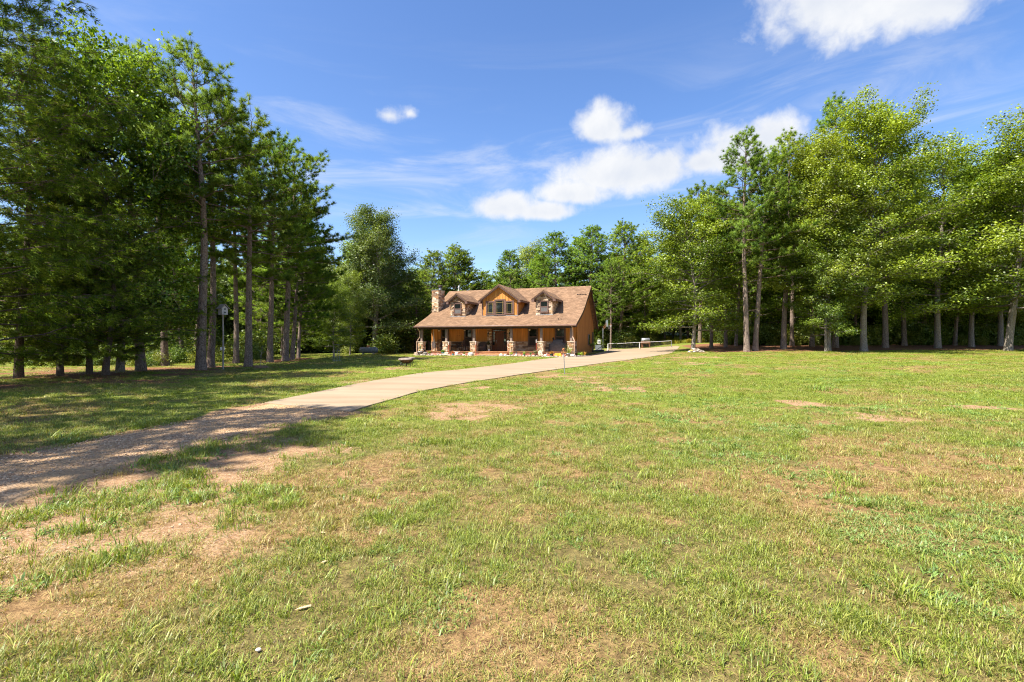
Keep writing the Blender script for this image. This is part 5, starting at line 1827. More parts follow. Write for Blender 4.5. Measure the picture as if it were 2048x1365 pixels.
# fence posts with wire
FE = tag(empty('wire_fence', (*at(800, 57.5), tz(*at(800, 57.5))), 0), 'wire fence on thin white-tipped steel posts, left of the house', 'fence')
fx = [at(px, 57.5 - 0.006 * (px - 800)) for px in (733, 769, 791, 808.5, 826, 845)]
ex, ey, ez = FE.location
for (a, b_) in fx:
    z_ = tz(a, b_) - ez
    po = MB().box(a - ex - 0.025, a - ex + 0.025, b_ - ey - 0.025, b_ - ey + 0.025, z_ - 0.1, z_ + 0.66).build('post', mat('green_steel_post', (0.10, 0.14, 0.10), 0.6), FE)
    MB().box(a - ex - 0.028, a - ex + 0.028, b_ - ey - 0.028, b_ - ey + 0.028, z_ + 0.661, z_ + 0.80).build('post_tip', M_WHITE, po)
for h_ in (0.15, 0.35, 0.55, 0.75):
    MB().tube([(a - ex, b_ - ey, tz(a, b_) - ez + h_) for (a, b_) in fx], 0.006, 4).build('wire', M_STEEL, FE)

# stake with a rusty iron head at the drive edge
x, y = G(1128.5, 749)
sk_ = tag(empty('garden_stake', (x, y, tz(x, y)), 0), 'grey pole with a rusty iron ornament on top, standing at the drive edge', 'stake')
MB().tube([(0.02, 0, -0.1), (0.0, 0, 0.5), (-0.03, 0, 0.98)], 0.019, 8).build('pole', M_STEEL, sk_)
mb = MB()
mb.tube([(-0.03 + 0.075 * math.cos(t), 0, 1.07 + 0.085 * math.sin(t)) for t in np.linspace(0, 2 * math.pi, 13)], 0.020, 6)
mb.blob((-0.03, 0, 1.16), (0.055, 0.04, 0.045), 3, 0.15)
mb.tube([(-0.03, 0, 0.97), (-0.03, 0, 1.10)], 0.03, 6)
mb.tube([(0.05, 0, 1.0), (0.11, 0, 0.97)], 0.015, 5)
mb.tube([(-0.11, 0, 1.0), (-0.15, 0, 0.97)], 0.015, 5)
mb.build('ornament', mat('rust_orange_iron', (0.30, 0.115, 0.045), 0.85, (0.42, 0.20, 0.08), 12, 4), sk_)

# basketball hoop
x, y = at(1206, 55.0)
bk = tag(empty('basketball_hoop', (x, y, tz(x, y)), 0), 'portable basketball hoop with red rim beside the end wall of the house', 'basketball hoop')
mb = MB()
mb.prism([(-1.15, 0.0), (0.1, 0.0), (0.05, 0.18), (-1.0, 0.14)], 1, -0.35, 0.35)
mb.build('base', mat('dark_plastic_base', (0.025, 0.027, 0.032), 0.6), bk, False, 0.03)
MB().tube([(0.0, 0, 0.05), (0.0, 0, 2.65)], 0.045, 8).build('pole', M_STEEL, bk)
MB().tube([(-0.75, 0, 0.15), (-0.02, 0, 0.62)], 0.03, 6).build('brace', M_BLACK, bk)
for (a, b_) in (((0, 2.55), (0.42, 3.05)), ((0, 2.75), (0.42, 3.25)), ((0.02, 2.4), (0.42, 2.92))):
    MB().tube([(a[0], 0, a[1]), (b_[0], 0, b_[1])], 0.022, 6).build('arm', M_RUST, bk)
MB().box(0.42, 0.46, -0.56, 0.56, 2.80, 3.52).build('backboard', mat('clear_grey_board', (0.20, 0.25, 0.25), 0.3), bk)
MB().tube([(0.74 + 0.23 * math.cos(t), 0.23 * math.sin(t), 3.0) for t in np.linspace(0, 2 * math.pi, 21)], 0.018, 6).build('rim', mat('red_rim', (0.52, 0.09, 0.05), 0.5), bk)
mb = MB()
for k in range(12):
    for dr in (-1, 1):
        pts = []
        for j in range(5):
            t = k * math.pi / 6 + dr * j * 0.13
            r_ = 0.22 - 0.022 * j
            pts.append((0.74 + r_ * math.cos(t), r_ * math.sin(t), 2.99 - 0.11 * j))
        mb.tube(pts, 0.006, 3, False)
mb.build('net', M_WHITE, bk)

# air conditioner and meter box at the back corner
x, y = at(1197.5, 57.0)
ac = tag(empty('air_conditioner', (x, y, tz(x, y)), -HTH), 'grey louvred air conditioner unit behind the hoop at the house corner', 'air conditioner')
MB().box(-0.38, 0.38, -0.38, 0.38, -0.05, 0.06).build('pad', M_CONC, ac)
MB().box(-0.34, 0.34, -0.34, 0.34, 0.061, 0.70).build('cabinet', mat('ac_grey', (0.15, 0.17, 0.18), 0.5, (0.19, 0.21, 0.22), 5, 2), ac)
for k in range(7):
    MB().box(-0.345, 0.345, -0.352, 0.352, 0.12 + 0.075 * k, 0.15 + 0.075 * k).build('louvre', M_STEEL, ac)
MB().box(-0.36, 0.36, -0.36, 0.36, 0.701, 0.73).build('lid', M_BLACK, ac)
x, y = at(1198, 60.0)
mt = tag(empty('utility_box', (x, y, tz(x, y)), 0), 'pale utility box on a post behind the air conditioner', 'utility box')
MB().tube([(0, 0, -0.1), (0, 0, 0.8)], 0.04, 6).build('post', M_WOODGREY, mt)
mb = MB().box(-0.16, 0.16, -0.1, 0.1, 0.75, 1.28)
cab = mb.build('cabinet', M_WHITE, mt)
MB().box(-0.10, 0.10, -0.115, -0.101, 0.85, 1.15).build('door', M_STEEL, cab)

# net across the parking pad
pa, pb = at(1216, 56.0), at(1343, 58.5)
x, y = pa
nt = tag(empty('sports_net', (x, y, tz(x, y)), 0), 'low sports net with white tape strung across the parking pad', 'net')
L_ = Vector((pb[0] - pa[0], pb[1] - pa[1], tz(*pb) - tz(*pa)))
def np_(t, h_):
    return (L_.x * t, L_.y * t, L_.z * t + h_)
for t, r_ in ((0.0, 0.055), (0.485, 0.045), (1.0, 0.035)):
    po = MB().tube([np_(t, -0.05), np_(t, 0.82)], r_, 8).build('post', M_WHITE if t < 0.9 else M_STEEL, nt)
    MB().tube([np_(t, 0.04), (np_(t, 0)[0], np_(t, 0)[1] - 0.35, np_(t, 0)[2] + 0.04)], 0.04, 6).build('foot', M_BLACK, po)
MB().tube([np_(0, 0.80), np_(0.25, 0.785), np_(0.485, 0.80), np_(0.75, 0.78), np_(1, 0.80)], 0.028, 6).build('tape', M_WHITE, nt)
mb = MB()
for k in range(61):
    t = k / 60
    mb.tube([np_(t, 0.12), np_(t, 0.78)], 0.006, 3, False)
for k in range(8):
    mb.tube([np_(0, 0.12 + 0.085 * k), np_(1, 0.12 + 0.085 * k)], 0.006, 3, False)
ms_ = mb.build('mesh', mat('dark_netting', (0.03, 0.03, 0.035), 0.8), nt)
ms_['kind'] = 'stuff'

# smoker grill behind the net
x, y = at(1291, 62.5)
sm = tag(empty('smoker_grill', (x, y, tz(x, y)), R(3)), 'steel-lidded smoker on a brown wooden stand behind the net', 'grill')
for sx in (-0.45, 0.45):
    for sy in (-0.25, 0.25):
        MB().box(sx - 0.05, sx + 0.05, sy - 0.05, sy + 0.05, -0.05, 0.8).build('leg', M_RUST, sm)
MB().box(-0.52, 0.52, -0.32, 0.32, 0.55, 0.80).build('stand', mat('red_brown_wood', (0.28, 0.12, 0.06), 0.8, (0.36, 0.17, 0.09), 4, 4), sm)
mb = MB()
mb.M = Matrix.Translation((0, 0, 0.95)) @ Matrix.Rotation(R(90), 4, 'Y')
mb.lathe([(0.10, -0.53), (0.26, -0.50), (0.29, -0.48), (0.29, 0.48), (0.26, 0.50), (0.10, 0.53)], 16)
mb.build('lid', M_STEEL, sm, True)
MB().tube([(0.35, 0, 1.2), (0.35, 0, 1.36)], 0.05, 8).build('chimney_stub', M_BLACK, sm)
MB().tube([(-0.35, -0.32, 1.0), (0.35, -0.32, 1.0)], 0.018, 6).build('handle', M_BLACK, sm)

# pile of split stone at the foot of the sweetgum
x, y = at(1391, 46.6)
pile = tag(empty('stone_pile', (x, y, tz(x, y)), 0), 'heap of pale and dark stones at the foot of the yellow-green sweetgum', 'stone pile')
PR = []
for k in range(5):
    m_ = MB()
    m_.blob((0, 0, 0), (0.20, 0.13, 0.075), 40 + k, 0.25, 8, 5, (0.15, 0.9, 0.4, 1.0, 0.05)[k])
    PR.append(m_.mesh('rock'))
    PR[-1].materials.append(M_ROCK)
YEL = mat('yellow_stone', (0.60, 0.44, 0.10), 0.8)
for k in range(26):
    lv = 0 if k < 14 else (1 if k < 22 else 2)
    o = link_mesh('rock', PR[k % 5], None, pile)
    o.location = (rnd.uniform(-0.8 + 0.22 * lv, 0.8 - 0.2 * lv), rnd.uniform(-0.3, 0.3) * (1 - 0.25 * lv), 0.05 + 0.13 * lv)
    o.rotation_euler = (rnd.uniform(-0.5, 0.5), rnd.uniform(-0.6, 0.6), rnd.uniform(0, 3))
mb = MB().blob((0, 0, 0), (0.17, 0.12, 0.08), 77, 0.2)
o = mb.build('rock', YEL, pile)
o.location = (-0.55, -0.32, 0.16)
o['label'] = 'yellow stone'

# saplings on the left lawn
def sapling(px, d, h_, label, cage, mound):
    x, y = at(px, d)
    e = tag(empty('sapling', (x, y, tz(x, y)), 0), label, 'sapling')
    rg_ = np.random.default_rng(int(px))
    mb = MB()
    mb.tube([(0, 0, -0.05), (0.03, 0, h_ * 0.5), (0.10, 0.02, h_)], [0.014, 0.010, 0.004], 5)
    tips = []
    for k in range(7):
        z_ = h_ * (0.4 + 0.085 * k)
        an = k * 2.4
        q = (0.05 + 0.25 * math.cos(an), 0.25 * math.sin(an), z_ + 0.18)
        mb.tube([(0.05, 0, z_), q], [0.006, 0.003], 4)
        tips.append(q)
    mb.build('stem', M_WOODGREY, e)
    V, F_, t_ = leaves(rg_, np.array(tips), 7, 0.09, 0.3, 0.10, 0.08)
    link_mesh('leaves', make_mesh('leaves', V, None, F_, t_), LEAF_GUM, e)
    if cage:
        mb = MB()
        for k in range(10):
            an = k * math.pi / 5
            mb.tube([(0.28 * math.cos(an), 0.28 * math.sin(an), 0), (0.28 * math.cos(an), 0.28 * math.sin(an), 0.8)], 0.005, 3)
        for z_ in (0.1, 0.33, 0.56, 0.8):
            mb.tube([(0.28 * math.cos(t), 0.28 * math.sin(t), z_) for t in np.linspace(0, 6.283, 13)], 0.005, 3)
        mb.build('wire_cage', M_STEEL, e)
    if mound:
        MB().blob((0, 0, 0.0), (0.42, 0.36, 0.13), 4, 0.25, 12, 6).build('soil_mound', mat('reddish_soil', (0.16, 0.085, 0.05), 0.95, (0.26, 0.15, 0.09), 8, 4), e)
sapling(521, 26.4, 1.15, 'thin staked sapling on a small soil mound beside the leaning pine', False, True)
sapling(674, 33.5, 1.2, 'small sapling inside a wire cage on the left lawn', True, False)

# wood chips, slate and a pale stone lying in the foreground
def loose(name, px, py, size, m_, label, cat, rz, seed):
    x, y = G(px, py)
    mb = MB()
    mb.blob((0, 0, size[2] * 0.5), size, seed, 0.2, 8, 5, 0.8)
    o = mb.build(name, m_)
    o.location = (x, y, tz(x, y) + 0.012)
    o.rotation_euler = (0, 0, rz)
    tag(o, label, cat)
CHIP = mat('split_wood', (0.55, 0.40, 0.22), 0.8, (0.66, 0.52, 0.32), 9, 4)
SLATE = mat('grey_slate', (0.12, 0.105, 0.09), 0.85, (0.20, 0.175, 0.15), 12, 4, 0.5, 20)
loose('wood_chip', 608, 1220, (0.050, 0.011, 0.006), CHIP, 'longest pale wood splinter in the grass, lower left', 'wood chip', 0.5, 1)
loose('wood_chip', 648, 1128, (0.026, 0.008, 0.005), CHIP, 'short pale wood splinter above the longest one', 'wood chip', 0.8, 2)
loose('wood_chip', 645, 1069, (0.024, 0.009, 0.005), CHIP, 'yellow wood splinter farthest up the lower-left grass', 'wood chip', -0.3, 3)
loose('stone', 516, 1306, (0.014, 0.012, 0.007), M_PALE, 'small white stone on bare soil at lower left', 'stone', 0.2, 4)
# clump of coarse weeds on the right lawn
x, y = G(1637, 781)
wd_ = tag(empty('weed_clump', (x, y, tz(x, y)), 0), 'bright clump of tall coarse weeds on the right lawn', 'weeds')
bl = blades(91, 130, 0.42, 0.30, 0.009, 0.75, 0.6)
wm = leaf_mat('weed_blades', (0.055, 0.13, 0.012), (0.17, 0.30, 0.03), 0.3, 0.5)
link_mesh('blades', bl, wm, wd_)

# ------------------------------------------------------------------ things on the porch and in the flower bed
PT = 967.0
def pos(px, v, floor=False):
    s_ = sof(px, v)
    q = hw(s_, v, 0.0)
    return (q.x, q.y, HZ + 0.001 if floor else tz(q.x, q.y))
def leafmass(name, parent, rx, rz, zc, n, L, m_, seed, K=3):
    rg_ = np.random.default_rng(seed)
    d_ = unit(rg_.normal(size=(n, 3))) * rg_.uniform(0.4, 1, (n, 1)) * np.array([rx, rx, rz]) + np.array([0, 0, zc])
    V, F_, t_ = leaves(rg_, d_, K, L, 0.36, L * 0.5, L * 0.4, 0.3)
    return link_mesh(name, make_mesh(name, V, None, F_, t_), m_, parent)
def spikes(name, parent, n, rad, h_, wd_, z0, m_, seed, lean=0.4):
    me = blades(seed, n, rad, h_, wd_, lean, 0.4)
    o = link_mesh(name, me, m_, parent)
    o.location = (0, 0, z0)
    return o
LG = {'lime': leaf_mat('lime_leaves', (0.20, 0.27, 0.02), (0.42, 0.46, 0.06), 0.3), 'green': leaf_mat('plant_green', (0.05, 0.13, 0.012), (0.16, 0.30, 0.03), 0.3),
      'orange': leaf_mat('orange_leaves', (0.34, 0.13, 0.02), (0.58, 0.30, 0.06), 0.3), 'olive': leaf_mat('olive_leaves', (0.09, 0.11, 0.03), (0.24, 0.25, 0.08), 0.25),
      'dark': leaf_mat('dark_leaves', (0.012, 0.030, 0.008), (0.045, 0.085, 0.02), 0.2)}
PC = {'tub': M_STEEL, 'blue': mat('blue_glaze', (0.03, 0.07, 0.20), 0.25, (0.45, 0.47, 0.5), 5, 2), 'teal': mat('teal_glaze', (0.03, 0.16, 0.17), 0.3, (0.06, 0.24, 0.24), 6, 3),
      'white': M_WHITE, 'black': M_BLACK, 'green': mat('green_glaze', (0.015, 0.06, 0.05), 0.3), 'lilac': mat('pale_blue_vase', (0.36, 0.40, 0.66), 0.4), 'cream': mat('cream_pot', (0.60, 0.48, 0.32), 0.6)}
def potted(px, v, r, h_, pot, foliage, label, ph=0.3, floor=False, shape='pot', seed=1, group=None):
    e = tag(empty('potted_plant', pos(px, v, floor), seed), label, 'potted plant', group)
    if shape == 'round':
        prof = [(r * 0.55, 0), (r * 0.9, h_ * 0.25), (r, h_ * 0.5), (r * 0.85, h_ * 0.8), (r * 0.6, h_), (r * 0.5, h_ * 0.95)]
    else:
        prof = [(r * 0.72, 0), (r * 0.95, h_ * 0.86), (r * 1.06, h_ * 0.87), (r * 1.06, h_), (r * 0.92, h_), (r * 0.9, h_ * 0.9)]
    MB().lathe(prof, 14).build('pot', PC[pot], e, True)
    MB().lathe([(r * 0.5, h_ * 0.88), (r * 0.5, h_ * 0.92)], 10).build('soil', M_SOIL, e)
    k, m_ = foliage.split('-')
    if k == 'bush':
        leafmass('foliage', e, r * 1.15, ph * 0.5, h_ + ph * 0.45, 60, 0.08, LG[m_], seed)
    elif k == 'spike':
        spikes('foliage', e, 34, r * 0.6, ph, 0.016, h_ * 0.9, LG[m_], seed)
    else:                                   # cactus pads
        mb = MB()
        rr_ = random.Random(seed)
        z_ = h_
        for q in range(5):
            mb.blob((rr_.uniform(-0.1, 0.1), rr_.uniform(-0.05, 0.05), h_ + ph * (0.12 + 0.19 * q)), (0.11, 0.04, ph * 0.15), seed + q, 0.1, 8, 6, rr_.random())
        mb.build('foliage', LG[m_], e, True)
    return e
potted(840.5, -0.75, 0.26, 0.40, 'tub', 'pad-green', 'tall green cactus in a galvanised tub at the left end of the porch', 0.55, seed=2)
potted(858.6, -0.62, 0.12, 0.20, 'blue', 'bush-lime', 'lime plant in a blue and white pot near the left porch corner', 0.22, seed=3)
potted(886.0, -0.70, 0.16, 0.30, 'teal', 'bush-green', 'round green plant in a teal pot left of the second stone pedestal', 0.28, seed=4)
potted(906.0, -0.68, 0.12, 0.20, 'teal', 'bush-orange', 'orange flowers in a round teal vase beside the steer skull', 0.24, shape='round', seed=5)
potted(928.3, -0.60, 0.07, 0.12, 'white', 'spike-green', 'small spiky plant in a white pot left of the third pedestal', 0.30, seed=6)
potted(940.0, -0.45, 0.10, 0.16, 'black', 'bush-lime', 'yellow-green plant tucked behind the big white rock', 0.26, seed=7)
potted(1022.6, -0.60, 0.10, 0.15, 'blue', 'bush-lime', 'yellow plant in a small blue pot at the foot of the fourth pedestal', 0.18, seed=8)
potted(1048.0, -0.55, 0.11, 0.16, 'teal', 'spike-lime', 'tall lime plant in a teal pot right of the fourth pedestal', 0.42, seed=9)
potted(1061.3, -0.60, 0.08, 0.14, 'white', 'spike-green', 'slender plant in a white pot between the teal pot and the round shrub', 0.30, seed=10)
potted(1071.0, -0.60, 0.14, 0.18, 'black', 'bush-olive', 'round clipped shrub in a black pot left of the fifth pedestal', 0.42, seed=11)
potted(1103.0, -0.72, 0.15, 0.26, 'green', 'bush-orange', 'orange and yellow plant spreading over a dark green pot before the grill', 0.26, seed=12)
potted(1136.8, -0.70, 0.24, 0.34, 'tub', 'spike-lime', 'tall bright green plant in a grey metal tub beside the last pedestal', 0.95, seed=13)
potted(1157.5, -0.45, 0.11, 0.12, 'white', 'spike-green', 'spiky plant in a low white bowl right of the porch corner', 0.38, seed=14)
potted(1163.5, -0.25, 0.10, 0.14, 'cream', 'bush-lime', 'lime plant in a cream pot behind the wooden edging', 0.30, seed=15)
potted(1169.5, -0.05, 0.11, 0.14, 'cream', 'spike-orange', 'orange-leaved plant at the far right of the flower bed', 0.40, seed=16)
potted(977.0, 1.75, 0.16, 0.62, 'cream', 'bush-dark', 'dark bushy plant in a tall cream planter left of the front door', 0.36, True, seed=17)
e = potted(978.0, 0.2, 0.06, 0.17, 'lilac', 'spike-green', 'little pale blue vase on the porch edge left of the steps', 0.10, True, seed=18)

# stone edging of the flower bed: one rock after another
RK = []
for k in range(7):
    m_ = MB()
    m_.blob((0, 0, 0.3), (1.0, 0.7, 0.62), 60 + k, 0.24, 9, 6, (0.5, 0.15, 0.8, 0.35, 0.65, 0.95, 0.25)[k])
    RK.append(m_.mesh('edging_rock'))
    RK[-1].materials.append(M_ROCK)
ed = sof(831, -1.25)
k = 0
while ed < 15.0:
    wdt_ = rnd.uniform(0.09, 0.21)
    ed += wdt_
    if not (6.0 < ed < 9.1):
        q = hw(ed, -1.25 + rnd.uniform(-0.12, 0.12))
        o = link_mesh('edging_rock', RK[k % 7], None)
        o.location = (q.x, q.y, tz(q.x, q.y) - 0.02)
        o.rotation_euler = (0, 0, rnd.uniform(0, 6.28))
        o.scale = (wdt_, wdt_, wdt_ * rnd.uniform(0.7, 1.2))
        tag(o, 'small rough stone in the row edging the porch flower bed', 'rock', 'stones edging the flower bed')
        k += 1
    ed += wdt_ * rnd.uniform(0.7, 1.1)
def rock(px, v, r, m_, label, seed, rz=0):
    o = MB().blob((0, 0, r[2] * 0.7), r, seed, 0.2, 10, 6, 0.6).build('rock', m_)
    o.location = pos(px, v)
    o.rotation_euler = (0, 0, rz)
    tag(o, label, 'rock')
DKR = mat('dark_grey_rock', (0.13, 0.115, 0.10), 0.9, (0.22, 0.19, 0.16), 6, 4, 0.5, 10)
TAN = mat('tan_rock', (0.42, 0.29, 0.19), 0.9, (0.52, 0.40, 0.29), 6, 4, 0.5, 10)
rock(832, -1.0, (0.24, 0.2, 0.17), TAN, 'tan boulder at the far left end of the flower bed', 1)
rock(850.5, -0.95, (0.27, 0.2, 0.20), DKR, 'dark grey boulder between the metal tub and the blue pot', 2)
rock(888, -1.35, (0.34, 0.16, 0.13), M_ROCK, 'long grey-white slab in front of the second pedestal', 3, 0.3)
rock(941.5, -1.1, (0.32, 0.22, 0.19), M_PALE, 'largest white rock, left of the porch steps', 4)
rock(953.5, -1.25, (0.30, 0.2, 0.06), mat('red_sandstone', (0.42, 0.20, 0.11), 0.9), 'flat red stone slab leaning left of the steps', 5, 0.4)
rock(1002, -1.2, (0.17, 0.14, 0.14), M_PALE, 'white rock just right of the porch steps', 6)
rock(1010, -1.15, (0.15, 0.12, 0.13), M_PALE, 'pale rock between the steps and the fourth pedestal', 7)
rock(1081.5, -1.15, (0.26, 0.18, 0.17), TAN, 'brown boulder in front of the fifth pedestal', 8)
rock(1145.3, -0.95, (0.22, 0.18, 0.17), M_PALE, 'smooth white domed rock at the right end of the flower bed', 9)
# soil of the flower bed
bed = MB()
A_ = [hw(s_, -1.30) for s_ in np.linspace(-0.7, 15.3, 40)]
B_ = [hw(s_, -0.25) for s_ in np.linspace(-0.7, 15.3, 40)]
vs = [(q.x, q.y, tz(q.x, q.y) + 0.015) for q in A_] + [(q.x, q.y, tz(q.x, q.y) + 0.05) for q in B_]
bed.add(vs, [(i, i + 1, 41 + i, 40 + i) for i in range(39)])
tag(bed.build('flower_bed', mat('bed_soil', (0.20, 0.125, 0.08), 0.95, (0.33, 0.22, 0.15), 6, 5, 0.6, 14)), 'strip of brown soil in front of the porch', None, None, 'structure')
pl = MB().box(-0.75, 0.75, -0.05, 0.05, 0, 0.12).build('edging_plank', M_WOODGREY)
pl.location = pos(1166, -0.75)
pl.rotation_euler = (0, 0, R(22))
tag(pl, 'weathered plank edging the bed right of the porch corner', 'plank')

# steer skull
q = pos(913.8, -0.72)
skl = tag(empty('steer_skull', q, -HTH), 'white horned steer skull leaning on the brick porch front', 'skull')
MB().add([(-0.17, -0.06, 0.36), (0.17, -0.06, 0.36), (0.13, -0.13, 0.24), (0.07, -0.15, 0.04), (-0.07, -0.15, 0.04), (-0.13, -0.13, 0.24), (0, -0.16, 0.30), (-0.12, 0.05, 0.36), (0.12, 0.05, 0.36), (0.06, 0.0, 0.05), (-0.06, 0.0, 0.05)],
         [(0, 6, 1), (1, 6, 2), (2, 6, 3), (6, 4, 3), (5, 4, 6), (0, 5, 6), (0, 1, 8, 7), (1, 2, 3, 9, 8), (0, 7, 10, 4, 5), (7, 8, 9, 10), (3, 4, 10, 9)]).build('skull', M_WHITE, skl, False, 0.012)
for sg in (-1, 1):
    MB().tube([(sg * 0.14, -0.02, 0.34), (sg * 0.24, -0.02, 0.34), (sg * 0.33, -0.03, 0.42), (sg * 0.36, -0.03, 0.50)], [0.04, 0.035, 0.02, 0.006], 7).build('horn', mat('horn', (0.52, 0.40, 0.28), 0.6), skl, True)

# red stakes with white caps
for i, (px, v, h0_, h1_, lab) in enumerate(((897.2, -0.5, 0.0, 1.30, 'red stake with a white solar cap right of the second pedestal'), (951.6, -0.5, 0.0, 1.33, 'red stake with a white solar cap right of the third pedestal'),
                                    (1016.2, -0.62, 0.0, 1.42, 'red and white stake left of the fourth pedestal by the steps'), (1072.6, -0.45, 0.0, 1.50, 'red stake with a white solar cap behind the round shrub'))):
    s_ = tag(empty('garden_torch', pos(px, v), 0), lab, 'garden light')
    MB().tube([(0, 0, -0.05), (0, 0, h1_ - 0.26)], 0.022, 6).build('stake', mat('red_stake', (0.50, 0.10, 0.05), 0.6), s_)
    MB().tube([(0, 0, h1_ - 0.26), (0, 0, h1_ - 0.05)], 0.034, 8).build('lamp_tube', mat('pink_white_tube', (0.70, 0.58, 0.54), 0.5), s_)
    MB().lathe([(0.045, h1_ - 0.05), (0.045, h1_ - 0.01), (0.01, h1_ + 0.02)], 8).build('cap', M_WHITE, s_)

# stone ornaments on the bed
def ornament(px, v, label, h_):
    e = tag(empty('stone_birdhouse', pos(px, v), -HTH), label, 'ornament')
    mb = MB()
    mb.prism([(-0.17, 0), (0.17, 0), (0.20, h_ * 0.7), (0, h_), (-0.20, h_ * 0.7)], 1, -0.1, 0.1)
    b_ = mb.build('body', mat('sand_stone_cast', (0.56, 0.43, 0.30), 0.9, (0.66, 0.54, 0.41), 8, 4, 0.4, 14), e, False, 0.02)
    h = MB().lathe([(0.085, 0), (0.085, 0.01)], 12).build('opening', M_BLACK, b_)
    h.matrix_local = Matrix.Translation((0, -0.101, h_ * 0.38)) @ Matrix.Rotation(R(90), 4, 'X')
ornament(893.0, -0.85, 'sand-coloured stone nest box leaning on the second pedestal', 0.38)
ornament(1081.0, -0.72, 'stacked sand-coloured stone nest box at the fifth pedestal', 0.62)
q = pos(1090.5, -1.0)
sw = tag(empty('swan_figure', q, R(40)), 'small white swan figure in the bed right of the fifth pedestal', 'figurine')
MB().blob((0, 0, 0.11), (0.20, 0.11, 0.11), 3, 0.08, 10, 7).build('body', M_WHITE, sw, True)
MB().tube([(0.15, 0, 0.14), (0.22, 0, 0.24), (0.19, 0, 0.33), (0.25, 0, 0.34)], [0.04, 0.03, 0.03, 0.015], 7).build('neck', M_WHITE, sw, True)
q = pos(1032.8, -0.85)
gn = tag(empty('garden_gnome', q, 0), 'small black and white garden figure right of the fourth pedestal', 'figurine')
MB().lathe([(0.09, 0), (0.11, 0.10), (0.07, 0.22), (0.05, 0.25)], 10).build('body', M_WHITE, gn, True)
MB().lathe([(0.075, 0.25), (0.06, 0.31), (0.01, 0.42)], 10).build('hat', M_BLACK, gn, True)
q = pos(849, -0.42)
dg = tag(empty('black_statue', q, 0), 'black sitting animal statue beside the left pedestal', 'figurine')
MB().blob((0, 0, 0.22), (0.13, 0.16, 0.24), 3, 0.08, 10, 7).build('body', M_BLACK, dg, True)
MB().blob((0, -0.10, 0.52), (0.085, 0.11, 0.09), 4, 0.08, 10, 6).build('head', M_BLACK, dg, True)
q = pos(1116, -0.7)
hs = tag(empty('yellow_hose', (q[0], q[1], q[2] + 0.05), 0), 'coil of yellow hose lying in front of the covered grill', 'hose')
mb = MB()
mb.tube([(0.36 * math.cos(t) * (1 - 0.01 * t), 0.2 * math.sin(t), 0.02 + 0.010 * t) for t in np.linspace(0, 25, 90)], 0.022, 6)
mb.build('coil', mat('yellow_rubber', (0.70, 0.48, 0.04), 0.5), hs, True)

# covered grill
s_ = sof(1114.5, 0.95)
q = hw(s_, 0.95, 0.001)
gr = tag(empty('covered_grill', q, -HTH), 'large grill under a charcoal vinyl cover at the right end of the porch', 'grill')
N_ = 40
levels = [(0.03, 0.80, 0.33), (0.30, 0.80, 0.335), (0.62, 0.78, 0.32), (0.74, 0.76, 0.31), (0.80, 0.50, 0.29), (1.02, 0.46, 0.27), (1.13, 0.40, 0.20), (1.15, 0.05, 0.03)]
vs, fs = [], []
for li, (z_, a, b_) in enumerate(levels):
    for k in range(N_):
        t = 2 * math.pi * k / N_
        ct, st_ = math.cos(t), math.sin(t)
        r1 = (abs(ct) ** 6 + abs(st_) ** 6) ** (-1 / 6)
        fold = 0.018 * math.sin(k * 2.3 + li * 0.4) * (1.0 if li < 4 else 0.4)
        vs.append((a * ct * r1 * (1 + fold) + (0.06 if li > 3 else 0), b_ * st_ * r1 * (1 + 2 * fold), z_ + (0.02 * math.sin(t * 3) if li == 0 else 0)))
for li in range(len(levels) - 1):
    for k in range(N_):
        k2 = (k + 1) % N_
        fs.append((li * N_ + k, li * N_ + k2, (li + 1) * N_ + k2, (li + 1) * N_ + k))
fs.append(tuple((len(levels) - 1) * N_ + k for k in range(N_)))
MB().add(vs, fs).build('cover', M_COVER, gr, True)
MB().lathe([(0.05, 1.05), (0.055, 1.20), (0.09, 1.22), (0.08, 1.30), (0.02, 1.32)], 10, (-0.38, 0, 0)).build('smoke_stack', M_BLACK, gr, True)

# hanging chair
q = hw(sof(867.5, 1.0), 1.0, 0.0)
hc = tag(empty('hammock_chair', q, 0), 'white rope hammock chair hanging at the left end of the porch', 'hammock chair')
mb = MB()
for k in range(10):
    an = k * 0.628
    mb.tube([(0, 0, 2.38), (0.025 * math.cos(an), 0.025 * math.sin(an), 1.5), (0.11 * math.cos(an), 0.11 * math.sin(an), 0.95), (0.17 * math.cos(an), 0.17 * math.sin(an), 0.62)], 0.011, 4)
mb.build('ropes', mat('white_rope', (0.60, 0.56, 0.52), 0.8), hc)
MB().lathe([(0.03, 0.24), (0.13, 0.30), (0.20, 0.48), (0.19, 0.66), (0.15, 0.80), (0.10, 0.95)], 12).build('sling', mat('white_cloth', (0.55, 0.52, 0.50), 0.9, (0.65, 0.62, 0.58), 8, 3), hc, True)

